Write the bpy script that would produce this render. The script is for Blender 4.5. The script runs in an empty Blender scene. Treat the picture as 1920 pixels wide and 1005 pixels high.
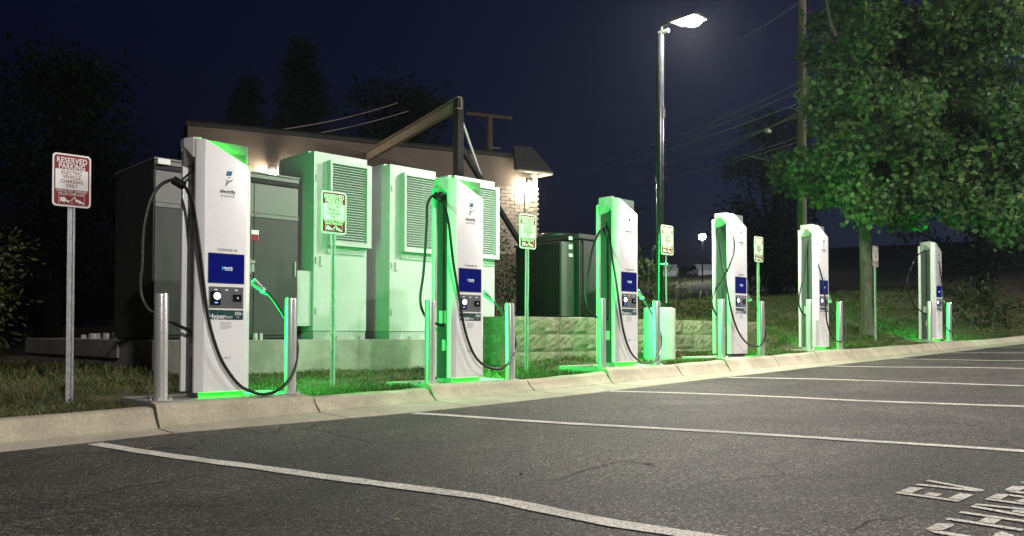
import bpy, bmesh, math, random
import numpy as np
from mathutils import Vector, Matrix
R = math.radians
rng = random.Random(7)
nrg = np.random.default_rng(7)
SC = bpy.context.scene
COL = SC.collection

# ------------------------------------------------------------------ camera
cam_d = bpy.data.cameras.new('camera')
cam = bpy.data.objects.new('camera', cam_d); COL.objects.link(cam); SC.camera = cam
F_PX, PITCH, ROLL, YAW, PPY = 1550.635, 0.0276, 0.0015, 0.7586, 585.73
CAMPOS = Vector((-2.8983, -7.018, 0.5))
fw = Vector((math.sin(YAW)*math.cos(PITCH), math.cos(YAW)*math.cos(PITCH), math.sin(PITCH)))
r0 = Vector((math.cos(YAW), -math.sin(YAW), 0)); u0 = r0.cross(fw)
rr = r0*math.cos(ROLL)+u0*math.sin(ROLL); uu = -r0*math.sin(ROLL)+u0*math.cos(ROLL)
cam.matrix_world = Matrix(((rr.x, uu.x, -fw.x, CAMPOS.x), (rr.y, uu.y, -fw.y, CAMPOS.y), (rr.z, uu.z, -fw.z, CAMPOS.z), (0, 0, 0, 1)))
cam_d.sensor_width = 36.0; cam_d.lens = F_PX/1920*36.0
cam_d.shift_x = 0.0; cam_d.shift_y = (PPY-502.5)/1920
cam_d.clip_start = 0.05; cam_d.clip_end = 4000

# ------------------------------------------------------------------ world: night sky after dusk
W = bpy.data.worlds.new('World'); SC.world = W; W.use_nodes = True
wn = W.node_tree.nodes; wl = W.node_tree.links
bg = wn['Background']
sky = wn.new('ShaderNodeTexSky'); sky.sky_type = 'NISHITA'; sky.sun_disc = False
sky.sun_elevation = R(-4.0); sky.sun_rotation = R(125); sky.air_density = 1.0; sky.dust_density = 1.0; sky.ozone_density = 3.2
wl.new(sky.outputs[0], bg.inputs[0])
SKY_STRENGTH = .70
bg.inputs[1].default_value = SKY_STRENGTH

# ------------------------------------------------------------------ lamps' strengths (all lamps are built as fixtures further down)
LOT_LAMP_NEAR = 8000.0   # lamp behind the photographer
LOT_LAMP = 4200.0      # pole lamp in view
LOT_LAMP_RIGHT = 4600.0   # its neighbour further out in the car park, right of the frame
LOT_LAMP_FAR = 12000.0    # another one further along the same row of lamps
LED_SIDE, LED_TOP, LED_BASE = 680.0, 75.0, 75.0
SCONCE = 1700.0
GLOW_HAZE = .00045

SC.view_settings.view_transform = 'Standard'; SC.view_settings.look = 'None'
SC.view_settings.exposure = 0.0; SC.view_settings.gamma = 1.0; SC.view_settings.use_curve_mapping = False
SC.cycles.use_denoising = True
SC.cycles.max_bounces = 6; SC.cycles.diffuse_bounces = 3; SC.cycles.glossy_bounces = 3
SC.cycles.sample_clamp_indirect = 4.0
SC.cycles.use_light_tree = True
SC.cycles.use_adaptive_sampling = False

# ------------------------------------------------------------------ helpers
def tag(o, label=None, cat=None, group=None, kind=None):
    if label: o['label'] = label
    if cat: o['category'] = cat
    if group: o['group'] = group
    if kind: o['kind'] = kind
    return o
def empty(name, loc=(0, 0, 0), rz=0.0, parent=None):
    o = bpy.data.objects.new(name, None); COL.objects.link(o)
    o.location = loc; o.rotation_euler = (0, 0, rz); o.empty_display_size = .2
    if parent: o.parent = parent
    return o
def thing(name, label, cat, loc=(0, 0, 0), rz=0.0, group=None):
    return tag(empty(name, loc, rz), label, cat, group)
def link(name, me, parent=None, loc=None, rot=None):
    o = bpy.data.objects.new(name, me); COL.objects.link(o)
    if parent: o.parent = parent
    if loc: o.location = loc
    if rot: o.rotation_euler = rot
    return o
def copy_tree(o, parent=None):
    c = o.copy(); COL.objects.link(c); c.parent = parent
    for ch in list(o.children): copy_tree(ch, c)
    return c

class MB:
    """collects simple solids into one mesh"""
    def __init__(s): s.v = []; s.f = []
    def add(s, v, f):
        n = len(s.v); s.v += [tuple(q) for q in v]; s.f += [tuple(i+n for i in q) for q in f]; return s
    def box(s, x0, x1, y0, y1, z0, z1, M=None):
        v = [(x0, y0, z0), (x1, y0, z0), (x1, y1, z0), (x0, y1, z0), (x0, y0, z1), (x1, y0, z1), (x1, y1, z1), (x0, y1, z1)]
        if M is not None: v = [M @ Vector(q) for q in v]
        return s.add(v, [(3, 2, 1, 0), (4, 5, 6, 7), (0, 1, 5, 4), (1, 2, 6, 5), (2, 3, 7, 6), (3, 0, 4, 7)])
    def bar(s, a, b, w, h=None, up=(0, 0, 1)):
        a = Vector(a); b = Vector(b); h = h or w; d = b-a; L = d.length; d.normalize()
        u = Vector(up)
        if abs(d.dot(u)) > .99: u = Vector((0, 1, 0))
        x = d.cross(u).normalized(); z = x.cross(d)
        v = []
        for t in (a, b):
            for sx, sz in ((-1, -1), (1, -1), (1, 1), (-1, 1)): v.append(t+x*sx*w/2+z*sz*h/2)
        return s.add(v, [(0, 1, 2, 3), (7, 6, 5, 4), (0, 4, 5, 1), (1, 5, 6, 2), (2, 6, 7, 3), (3, 7, 4, 0)])
    def prism(s, poly, z0, z1, M=None):
        n = len(poly); v = [(x, y, z0) for x, y in poly]+[(x, y, z1) for x, y in poly]
        if M is not None: v = [M @ Vector(q) for q in v]
        return s.add(v, [tuple(range(n-1, -1, -1)), tuple(range(n, 2*n))]+[(i, (i+1) % n, n+(i+1) % n, n+i) for i in range(n)])
    def lathe(s, prof, n=24, M=None, cap=True):
        v = []; f = []
        for r, z in prof:
            for k in range(n):
                a = 2*math.pi*k/n; v.append((r*math.cos(a), r*math.sin(a), z))
        if M is not None: v = [M @ Vector(q) for q in v]
        for i in range(len(prof)-1):
            for k in range(n):
                k2 = (k+1) % n; f.append((i*n+k, i*n+k2, (i+1)*n+k2, (i+1)*n+k))
        if cap:
            f.append(tuple(range(n-1, -1, -1))); m = (len(prof)-1)*n; f.append(tuple(range(m, m+n)))
        return s.add(v, f)
    def tube(s, pts, r, n=8, cap=True):
        P = [Vector(q) for q in pts]; m = len(P)
        rad = r if isinstance(r, (list, tuple)) else [r]*m
        T = [(P[min(i+1, m-1)]-P[max(i-1, 0)]).normalized() for i in range(m)]
        nrm = T[0].cross(Vector((0, 0, 1)))
        if nrm.length < .05: nrm = T[0].cross(Vector((0, 1, 0)))
        nrm.normalize(); v = []
        for i in range(m):
            nrm = (nrm-T[i]*nrm.dot(T[i]))
            nrm.normalize(); b = T[i].cross(nrm)
            for k in range(n):
                a = 2*math.pi*k/n; v.append(P[i]+(nrm*math.cos(a)+b*math.sin(a))*rad[i])
        f = [(i*n+k, i*n+(k+1) % n, (i+1)*n+(k+1) % n, (i+1)*n+k) for i in range(m-1) for k in range(n)]
        if cap: f += [tuple(range(n-1, -1, -1)), tuple(range((m-1)*n, m*n))]
        return s.add(v, f)
    def mesh(s, name, mat, bevel=0, seg=2, smooth=False):
        me = bpy.data.meshes.new(name); me.from_pydata(s.v, [], s.f)
        if bevel:
            bm = bmesh.new(); bm.from_mesh(me)
            bmesh.ops.recalc_face_normals(bm, faces=bm.faces)
            ed = [e for e in bm.edges if len(e.link_faces) == 2 and e.calc_face_angle(0) > .4]
            bmesh.ops.bevel(bm, geom=ed, offset=bevel, segments=seg, affect='EDGES', profile=.5, clamp_overlap=True)
            bm.to_mesh(me); bm.free()
        me.materials.append(mat)
        if smooth:
            me.polygons.foreach_set('use_smooth', [True]*len(me.polygons))
            me.update()
            try: me.set_sharp_from_angle(angle=R(38))
            except Exception: pass
        me.update()
        return me
    def build(s, name, mat, parent=None, bevel=0, smooth=False, seg=2, loc=None, rot=None):
        return link(name, s.mesh(name, mat, bevel, seg, smooth), parent, loc, rot)

def spline(pts, n=10):
    """Catmull-Rom through the points"""
    P = [Vector(q) for q in pts]; out = []
    for i in range(len(P)-1):
        a = P[max(i-1, 0)]; b = P[i]; c = P[i+1]; d = P[min(i+2, len(P)-1)]
        for k in range(n):
            t = k/n
            out.append(.5*((2*b)+(c-a)*t+(2*a-5*b+4*c-d)*t*t+(3*b-3*c+d-a)*t**3))
    out.append(P[-1]); return out

def text_curve(body, size, mat, bold=0.0, sx=1.0, align='CENTER', depth=.0006, spacing=1.0):
    cu = bpy.data.curves.new('lettering', 'FONT'); cu.body = body; cu.size = size; cu.align_x = align; cu.align_y = 'CENTER'
    cu.extrude = depth; cu.offset = bold*size; cu.resolution_u = 3; cu.space_character = spacing
    to = bpy.data.objects.new('lettering', cu); COL.objects.link(to)
    dg = bpy.context.evaluated_depsgraph_get(); me = bpy.data.meshes.new_from_object(to.evaluated_get(dg))
    bpy.data.objects.remove(to); bpy.data.curves.remove(cu)
    me.name = 'lettering'; me.materials.clear(); me.materials.append(mat)
    return me
def text(body, size, mat, parent, loc, rot=(R(90), 0, 0), bold=0.0, sx=1.0, align='CENTER', name='lettering', spacing=1.0, width=None):
    me = text_curve(body, size, mat, bold, sx, align, spacing=spacing)
    if width:
        xs_ = [v.co.x for v in me.vertices]; sx = width/(max(xs_)-min(xs_))
    o = bpy.data.objects.new(name, me); COL.objects.link(o)
    o.parent = parent; o.location = loc; o.rotation_euler = rot; o.scale = (sx, 1, 1)
    return o

# ------------------------------------------------------------------ materials
class NT:
    def __init__(s, name):
        s.m = bpy.data.materials.new(name); s.m.use_nodes = True
        s.n = s.m.node_tree.nodes; s.l = s.m.node_tree.links; s.b = s.n['Principled BSDF']
        s.tc = None
    def co(s):
        if not s.tc: s.tc = s.n.new('ShaderNodeTexCoord')
        return s.tc.outputs['Object']
    def noise(s, scale, detail=4, rough=.55, dist=0, vec=None):
        t = s.n.new('ShaderNodeTexNoise'); t.inputs['Scale'].default_value = scale; t.inputs['Detail'].default_value = detail
        t.inputs['Roughness'].default_value = rough; t.inputs['Distortion'].default_value = dist
        s.l.new(vec or s.co(), t.inputs['Vector']); return t.outputs['Fac']
    def vor(s, scale, feat='F1', vec=None, out='Distance'):
        t = s.n.new('ShaderNodeTexVoronoi'); t.feature = feat; t.inputs['Scale'].default_value = scale
        s.l.new(vec or s.co(), t.inputs['Vector']); return t.outputs[out]
    def ramp(s, fac, stops):
        t = s.n.new('ShaderNodeValToRGB'); e = t.color_ramp.elements
        while len(e) > 2: e.remove(e[-1])
        for i, (p, c) in enumerate(stops):
            if i < 2: e[i].position = p
            else: e.new(p)
            e[i].color = (c, c, c, 1) if isinstance(c, (int, float)) else (*c, 1)
        s.l.new(fac, t.inputs[0]); return t.outputs[0]
    def mix(s, fac, a, b, mode='MIX'):
        t = s.n.new('ShaderNodeMix'); t.data_type = 'RGBA'; t.blend_type = mode
        for sock, val in ((t.inputs[0], fac), (t.inputs[6], a), (t.inputs[7], b)):
            if isinstance(val, (int, float)): sock.default_value = val if sock.type == 'VALUE' else (val, val, val, 1)
            elif isinstance(val, tuple): sock.default_value = (*val, 1)
            else: s.l.new(val, sock)
        return t.outputs[2]
    def math(s, op, a, b=0.0, c=None):
        t = s.n.new('ShaderNodeMath'); t.operation = op
        for i, val in enumerate((a, b) if c is None else (a, b, c)):
            if isinstance(val, (int, float)): t.inputs[i].default_value = val
            else: s.l.new(val, t.inputs[i])
        return t.outputs[0]
    def maprange(s, v, a, b, c, d):
        t = s.n.new('ShaderNodeMapRange'); s.l.new(v, t.inputs[0])
        for i, x in enumerate((a, b, c, d)): t.inputs[i+1].default_value = x
        return t.outputs[0]
    def set(s, **k):
        for key, v in k.items():
            i = s.b.inputs[{'col': 'Base Color', 'rough': 'Roughness', 'metal': 'Metallic', 'spec': 'Specular IOR Level', 'coat': 'Coat Weight', 'ecol': 'Emission Color', 'estr': 'Emission Strength', 'trans': 'Transmission Weight', 'alpha': 'Alpha'}[key]]
            if isinstance(v, tuple): i.default_value = (*v, 1)
            elif isinstance(v, (int, float)): i.default_value = v
            else: s.l.new(v, i)
        return s
    def bump(s, h, strength=.3, dist=.01):
        t = s.n.new('ShaderNodeBump'); t.inputs['Strength'].default_value = strength; t.inputs['Distance'].default_value = dist
        s.l.new(h, t.inputs['Height']); s.l.new(t.outputs[0], s.b.inputs['Normal']); return s
def plain(name, col, rough=.5, metal=0.0, var=.12, scale=6.0, bump=0.0, spec=.5, bscale=60):
    t = NT(name)
    lo = tuple(c*(1-var) for c in col); hi = tuple(min(1, c*(1+var)) for c in col)
    t.set(col=t.ramp(t.noise(scale, 5), [(.3, lo), (.7, hi)]), metal=metal, spec=spec)
    t.set(rough=t.maprange(t.noise(scale*2.3, 3), .3, .7, max(.02, rough-.06), min(1, rough+.08)))
    if bump: t.bump(t.noise(bscale, 4), bump, .004)
    return t.m
def emit(name, col, strength, sample='AUTO'):
    t = NT(name); t.set(col=(.005, .005, .005), ecol=col, estr=strength, rough=.2, spec=.2); t.m.cycles.emission_sampling = sample; return t.m

M = {}
M['white_paint'] = plain('white_powder_coat', (.78, .78, .77), .30, var=.03, scale=3)
M['charcoal'] = plain('charcoal_panel', (.05, .053, .056), .45, var=.08)
M['hood_grey'] = plain('light_grey_hood', (.42, .42, .42), .4, var=.05)
M['rubber'] = plain('black_rubber', (.012, .012, .012), .42, var=.2, spec=.35)
M['connector'] = plain('connector_plastic', (.16, .17, .17), .4, var=.1)
M['steel'] = plain('brushed_steel', (.70, .69, .67), .2, metal=.62, var=.05, scale=40)
M['galv'] = NT('galvanised_steel')
g = M['galv']; g.set(col=g.ramp(g.vor(38, out='Color'), [(.1, (.36, .37, .37)), (.9, (.52, .53, .53))]), metal=.75, rough=g.maprange(g.noise(25), .3, .7, .38, .62)); M['galv'] = g.m
M['cab_paint'] = plain('cabinet_white_paint', (.43, .465, .45), .22, var=.04, scale=2)
M['cab_base'] = plain('cabinet_plinth_paint', (.32, .345, .335), .4, var=.06)
M['switch_paint'] = plain('switchgear_grey_paint', (.042, .046, .044), .42, var=.06, scale=2)
M['switch_trim'] = plain('switchgear_light_trim', (.17, .175, .17), .35, var=.04)
M['dark_gap'] = plain('dark_recess', (.012, .012, .012), .8, var=.2)
M['trans_green'] = plain('transformer_dark_green', (.007, .009, .0075), .4, var=.1, scale=3)
M['sign_white'] = plain('sign_white_sheeting', (.80, .80, .78), .38, var=.03)
M['sign_red'] = plain('sign_red_sheeting', (.22, .007, .013), .4, var=.06)
M['ink_black'] = plain('black_print', (.02, .02, .022), .5, var=.05)
M['ink_grey'] = plain('grey_print', (.28, .28, .29), .5, var=.05)
M['ink_teal'] = plain('teal_print', (.02, .16, .27), .45, var=.05)
M['ink_green'] = plain('dull_green_print', (.17, .22, .12), .45, var=.05)
M['ink_dteal'] = plain('dark_teal_print', (.07, .13, .14), .45, var=.05)
M['black_metal'] = plain('black_painted_steel', (.012, .012, .012), .5, var=.15, spec=.15)
M['bronze_pole'] = plain('dark_bronze_pole', (.008, .0085, .009), .13, metal=.0, var=.1)
M['lamp_body'] = plain('lamp_housing', (.02, .02, .02), .6, var=.1, spec=.2)
M['pole_bracket'] = plain('pale_bracket', (.25, .25, .24), .5, var=.1)
M['wood'] = NT('weathered_pole_wood')
g = M['wood']; mp = g.n.new('ShaderNodeMapping'); mp.inputs['Scale'].default_value = (14, 14, .7); g.l.new(g.co(), mp.inputs[0])
g.set(col=g.ramp(g.noise(1.5, 6, .6, .4, mp.outputs[0]), [(.3, (.10, .07, .048)), (.7, (.22, .16, .11))]), rough=.85).bump(g.noise(2, 5, .6, .2, mp.outputs[0]), .5, .01); M['wood'] = g.m
M['bark'] = NT('maple_bark')
g = M['bark']; mp = g.n.new('ShaderNodeMapping'); mp.inputs['Scale'].default_value = (9, 9, 1.6); g.l.new(g.co(), mp.inputs[0])
g.set(col=g.ramp(g.noise(2, 7, .65, .6, mp.outputs[0]), [(.3, (.045, .038, .03)), (.7, (.15, .13, .105))]), rough=.9).bump(g.noise(2.4, 6, .7, .5, mp.outputs[0]), .8, .03); M['bark'] = g.m
M['dark_bark'] = plain('dark_bark', (.012, .011, .009), .95, var=.3, spec=.0)
# concrete
def concrete(name, a, b, stain=.5, bump=.25):
    g = NT(name)
    base = g.ramp(g.noise(2.2, 8, .62, .3), [(.3, a), (.72, b)])
    st = g.ramp(g.noise(.9, 6, .7, .8), [(.42, 0.0), (.66, 1.0)])
    sp = g.ramp(g.noise(70, 3, .6), [(.38, .75), (.6, 1.0)])
    c1 = g.mix(g.math('MULTIPLY', st, stain), base, tuple(x*.55 for x in a))
    g.set(col=g.mix(1.0, c1, sp, 'MULTIPLY'), rough=.86)
    g.bump(g.mix(.5, g.noise(28, 6, .7), g.noise(140, 2)), bump, .012)
    return g.m
M['kerb'] = concrete('kerb_concrete', (.35, .31, .225), (.53, .475, .365))
M['gutter'] = concrete('gutter_concrete', (.33, .30, .23), (.50, .46, .37), .35)
M['pad'] = concrete('pad_concrete', (.30, .29, .26), (.42, .41, .37), .35)
M['wall_conc'] = concrete('plinth_concrete', (.22, .215, .19), (.38, .37, .33), .55, .18)
M['cyl_conc'] = concrete('lamp_base_concrete', (.42, .41, .38), (.58, .57, .53), .25, .15)
# split-face retaining blocks: tint differs from block to block
M['panel_smoke'] = plain('smoked_top_panel', (.13, .15, .14), .3, var=.04)
M['crack'] = plain('dark_crack', (.012, .011, .010), .95, var=.2)  # near-black colour of the crack strips
M['oil'] = plain('old_oil_stain', (.03, .028, .027), .55, var=.3)
g = NT('split_face_block'); oi = g.n.new('ShaderNodeObjectInfo')
c1 = g.ramp(g.noise(9, 7, .7, .3), [(.28, (.13, .108, .074)), (.75, (.30, .255, .185))])
g.set(col=g.mix(1.0, c1, g.ramp(oi.outputs['Random'], [(0, .72), (1, 1.12)]), 'MULTIPLY'), rough=.9)
g.bump(g.noise(16, 8, .75, .4), 1.0, .05); M['block'] = g.m
# painted brick
g = NT('painted_brick'); oi = g.n.new('ShaderNodeObjectInfo')
c1 = g.ramp(g.noise(14, 6, .65), [(.3, (.21, .18, .155)), (.7, (.30, .26, .225))])
g.set(col=g.mix(1.0, c1, g.ramp(oi.outputs['Random'], [(0, .78), (1, 1.1)]), 'MULTIPLY'), rough=.8).bump(g.noise(40, 5), .35, .01); M['brick'] = g.m
g = NT('painted_brick_wall')
bt = g.n.new('ShaderNodeTexBrick'); bt.inputs['Scale'].default_value = 1.0; bt.inputs['Mortar Size'].default_value = .006
bt.inputs['Brick Width'].default_value = .26; bt.inputs['Row Height'].default_value = .09
bt.inputs['Color1'].default_value = (.078, .062, .048, 1); bt.inputs['Color2'].default_value = (.09, .071, .055, 1); bt.inputs['Mortar'].default_value = (.066, .054, .043, 1)
sx = g.n.new('ShaderNodeSeparateXYZ'); cx = g.n.new('ShaderNodeCombineXYZ'); g.l.new(g.co(), sx.inputs[0]); g.l.new(sx.outputs[0], cx.inputs[0]); g.l.new(sx.outputs[2], cx.inputs[1])
g.l.new(cx.outputs[0], bt.inputs['Vector'])
g.set(col=g.mix(g.ramp(g.noise(1.2, 6, .6), [(.35, .0), (.7, .6)]), bt.outputs['Color'], (.13, .10, .08)), rough=.85).bump(bt.outputs['Fac'], -.4, .008); M['brickwall'] = g.m
M['mortar'] = plain('mortar', (.19, .165, .14), .9, var=.15, bump=.3)
M['awning'] = plain('dark_shingle_awning', (.018, .017, .018), .8, var=.3, bump=.4)
M['fascia'] = plain('pale_fascia_board', (.24, .20, .165), .6, var=.1)
# asphalt
g = NT('asphalt')
agg = g.vor(125, out='Color'); aggd = g.vor(125)
sepc = g.n.new('ShaderNodeSeparateColor'); g.l.new(agg, sepc.inputs[0])
stone = g.ramp(sepc.outputs[0], [(.0, (.022, .020, .019)), (.5, (.050, .046, .043)), (.82, (.105, .098, .09)), (.96, (.40, .375, .34))])
fine = g.ramp(g.noise(260, 3, .7), [(.3, .55), (.7, 1.35)])
big = g.ramp(g.noise(.55, 7, .62, .6), [(.32, (.27, .265, .265)), (.46, (.48, .465, .46)), (.57, (.72, .695, .69)), (.72, (1.30, 1.25, 1.24))])
mid = g.ramp(g.noise(4.5, 6, .65, .3), [(.3, .82), (.7, 1.16)])
c = g.mix(1.0, stone, fine, 'MULTIPLY'); c = g.mix(1.0, c, big, 'MULTIPLY'); c = g.mix(1.0, c, mid, 'MULTIPLY')
# brownish silt where water stands
c = g.mix(g.ramp(g.noise(.8, 5, .6, 1.2), [(.60, 0.0), (.78, .55)]), c, (.095, .08, .062))
# cracks
wv = g.n.new('ShaderNodeTexNoise'); wv.inputs['Scale'].default_value = 2.2; wv.inputs['Detail'].default_value = 6
g.l.new(g.co(), wv.inputs['Vector'])
va = g.n.new('ShaderNodeVectorMath'); va.operation = 'MULTIPLY_ADD'; va.inputs[1].default_value = (.55, .55, .0)
g.l.new(wv.outputs['Color'], va.inputs[0]); g.l.new(g.co(), va.inputs[2])
cr = g.vor(.62, 'DISTANCE_TO_EDGE', va.outputs[0])
crm = g.ramp(g.noise(.45, 3, .5), [(.44, 0.0), (.60, 1.0)])
crack = g.math('MULTIPLY', g.ramp(cr, [(.004, 1.0), (.014, 0.0)]), crm)
cr2 = g.vor(2.1, 'DISTANCE_TO_EDGE', va.outputs[0])
crack2 = g.math('MULTIPLY', g.ramp(cr2, [(.006, .8), (.02, 0.0)]), g.ramp(g.noise(.38, 3, .5, 0, None), [(.56, 0.0), (.66, 1.0)]))
crk = g.math('MAXIMUM', crack, crack2)
c = g.mix(crk, c, (.012, .011, .011))
g.set(col=c, rough=g.maprange(sepc.outputs[1], 0, 1, .55, .85), spec=.5)
hgt = g.math('SUBTRACT', g.math('MULTIPLY', g.ramp(aggd, [(.0, 1.0), (.7, 0.0)]), .6), g.math('MULTIPLY', crk, 1.5))
g.bump(g.math('ADD', hgt, g.math('MULTIPLY', g.noise(45, 5, .7), .8)), .75, .006)
M['asphalt'] = g.m
# worn road paint
g = NT('worn_road_paint')
wear = g.ramp(g.noise(75, 6, .75), [(.40, 0.0), (.50, 1.0)])
wear2 = g.ramp(g.noise(3.0, 5, .6), [(.30, .70), (.55, 1.0)])
g.set(col=g.mix(g.math('MULTIPLY', wear, wear2), (.10, .095, .088), g.ramp(g.noise(9, 5), [(.3, (.62, .60, .54)), (.7, (.80, .78, .71))])), rough=.75)
g.bump(g.noise(110, 4, .7), .5, .006); M['paint'] = g.m
# soil / turf
g = NT('turf_soil')
g.set(col=g.mix(g.ramp(g.noise(1.3, 6, .65), [(.4, 0.0), (.65, 1.0)]), (.045, .058, .020), (.13, .10, .055)), rough=.95).bump(g.noise(30, 6, .7), .8, .04); M['soil'] = g.m
def leafmat(name, stops, rough=.55, trans=.25, spec=.35, vary=0.0):
    g = NT(name); ge = g.n.new('ShaderNodeNewGeometry')
    col = g.ramp(ge.outputs['Random Per Island'], stops)
    if vary: col = g.mix(1.0, col, g.ramp(g.noise(1.1, 3, .5), [(.36, 1-vary), (.64, 1+vary)]), 'MULTIPLY')
    g.set(col=col, rough=rough, spec=spec)
    tr = g.n.new('ShaderNodeBsdfTranslucent'); g.l.new(col, tr.inputs[0]); mx = g.n.new('ShaderNodeMixShader'); mx.inputs[0].default_value = trans
    g.l.new(g.b.outputs[0], mx.inputs[1]); g.l.new(tr.outputs[0], mx.inputs[2])
    g.l.new(mx.outputs[0], g.n['Material Output'].inputs[0]); return g.m
M['grass'] = leafmat('grass_blade', [(0, (.035, .065, .012)), (.45, (.065, .10, .022)), (.72, (.11, .115, .035)), (.9, (.20, .155, .07)), (1, (.27, .21, .11))], .6, .2)
M['maple_leaf'] = leafmat('maple_leaf', [(0, (.026, .070, .022)), (.5, (.056, .125, .036)), (1, (.12, .18, .05))], vary=.4, trans=.35)
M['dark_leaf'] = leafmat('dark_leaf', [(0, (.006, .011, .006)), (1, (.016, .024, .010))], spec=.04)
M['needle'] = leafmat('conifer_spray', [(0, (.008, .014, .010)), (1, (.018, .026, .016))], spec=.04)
M['shrub_leaf'] = leafmat('shrub_leaf', [(0, (.022, .036, .012)), (.6, (.04, .055, .018)), (1, (.09, .09, .034))], spec=.1)
M['plume'] = leafmat('pale_grass_plume', [(0, (.26, .23, .15)), (1, (.42, .38, .27))])
M['wire'] = plain('power_cable', (.34, .27, .21), .5, var=.1)
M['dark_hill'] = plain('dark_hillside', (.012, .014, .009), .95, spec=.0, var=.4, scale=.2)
# lights
M['lamp_white'] = emit('lamp_led_white', (1.0, .93, .82), LOT_LAMP)
M['lamp_far_right'] = emit('lamp_led_white_right', (1.0, .95, .88), LOT_LAMP_RIGHT)
M['lamp_far_left'] = emit('lamp_led_white_far', (1.0, .95, .88), LOT_LAMP_FAR)
M['lamp_near'] = emit('lamp_led_white_near', (1.0, .95, .90), LOT_LAMP_NEAR)
M['led_side'] = emit('green_led_side', (.0, 1.0, .13), LED_SIDE)
M['led_side_dim'] = emit('green_led_side_dim', (.0, 1.0, .09), LED_SIDE*.55)
M['led_top'] = emit('green_led_top', (.0, 1.0, .004), LED_TOP)
M['led_dim'] = emit('green_led_top_dim', (.01, 1.0, .2), LED_TOP*.15)
M['led_base'] = emit('green_led_base', (.0, 1.0, .004), LED_BASE)
M['screen'] = emit('blue_screen', (.0, .004, .16), .8, 'NONE')
M['screen_text'] = emit('screen_white_text', (.8, .9, 1.0), 1.0, 'NONE')
M['screen_teal'] = emit('screen_teal_mark', (.05, .55, .6), .9, 'NONE')
M['reader_ring'] = emit('card_reader_light', (.85, .95, 1.0), 5.0, 'NONE')
M['reader_blue'] = emit('card_reader_blue_light', (.2, .35, 1.0), 2.0, 'NONE')
M['sconce_warm'] = emit('sconce_warm_lens', (1.0, .86, .66), SCONCE)
M['dist_lamp'] = emit('distant_lamp_lens', (.9, .95, 1.0), 420)
M['panel_grey'] = plain('reader_panel_grey', (.10, .105, .11), .4, var=.05)
M['panel_black'] = plain('reader_black_gloss', (.01, .01, .012), .12, var=.1)
M['banner'] = NT('banner_dark_teal')
g = M['banner']; g.set(col=g.ramp(g.noise(5, 3), [(.35, (.012, .03, .036)), (.65, (.03, .10, .085))]), rough=.3); M['banner'] = g.m
M['sticker'] = plain('grey_sticker', (.42, .43, .42), .5, var=.1)
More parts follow.
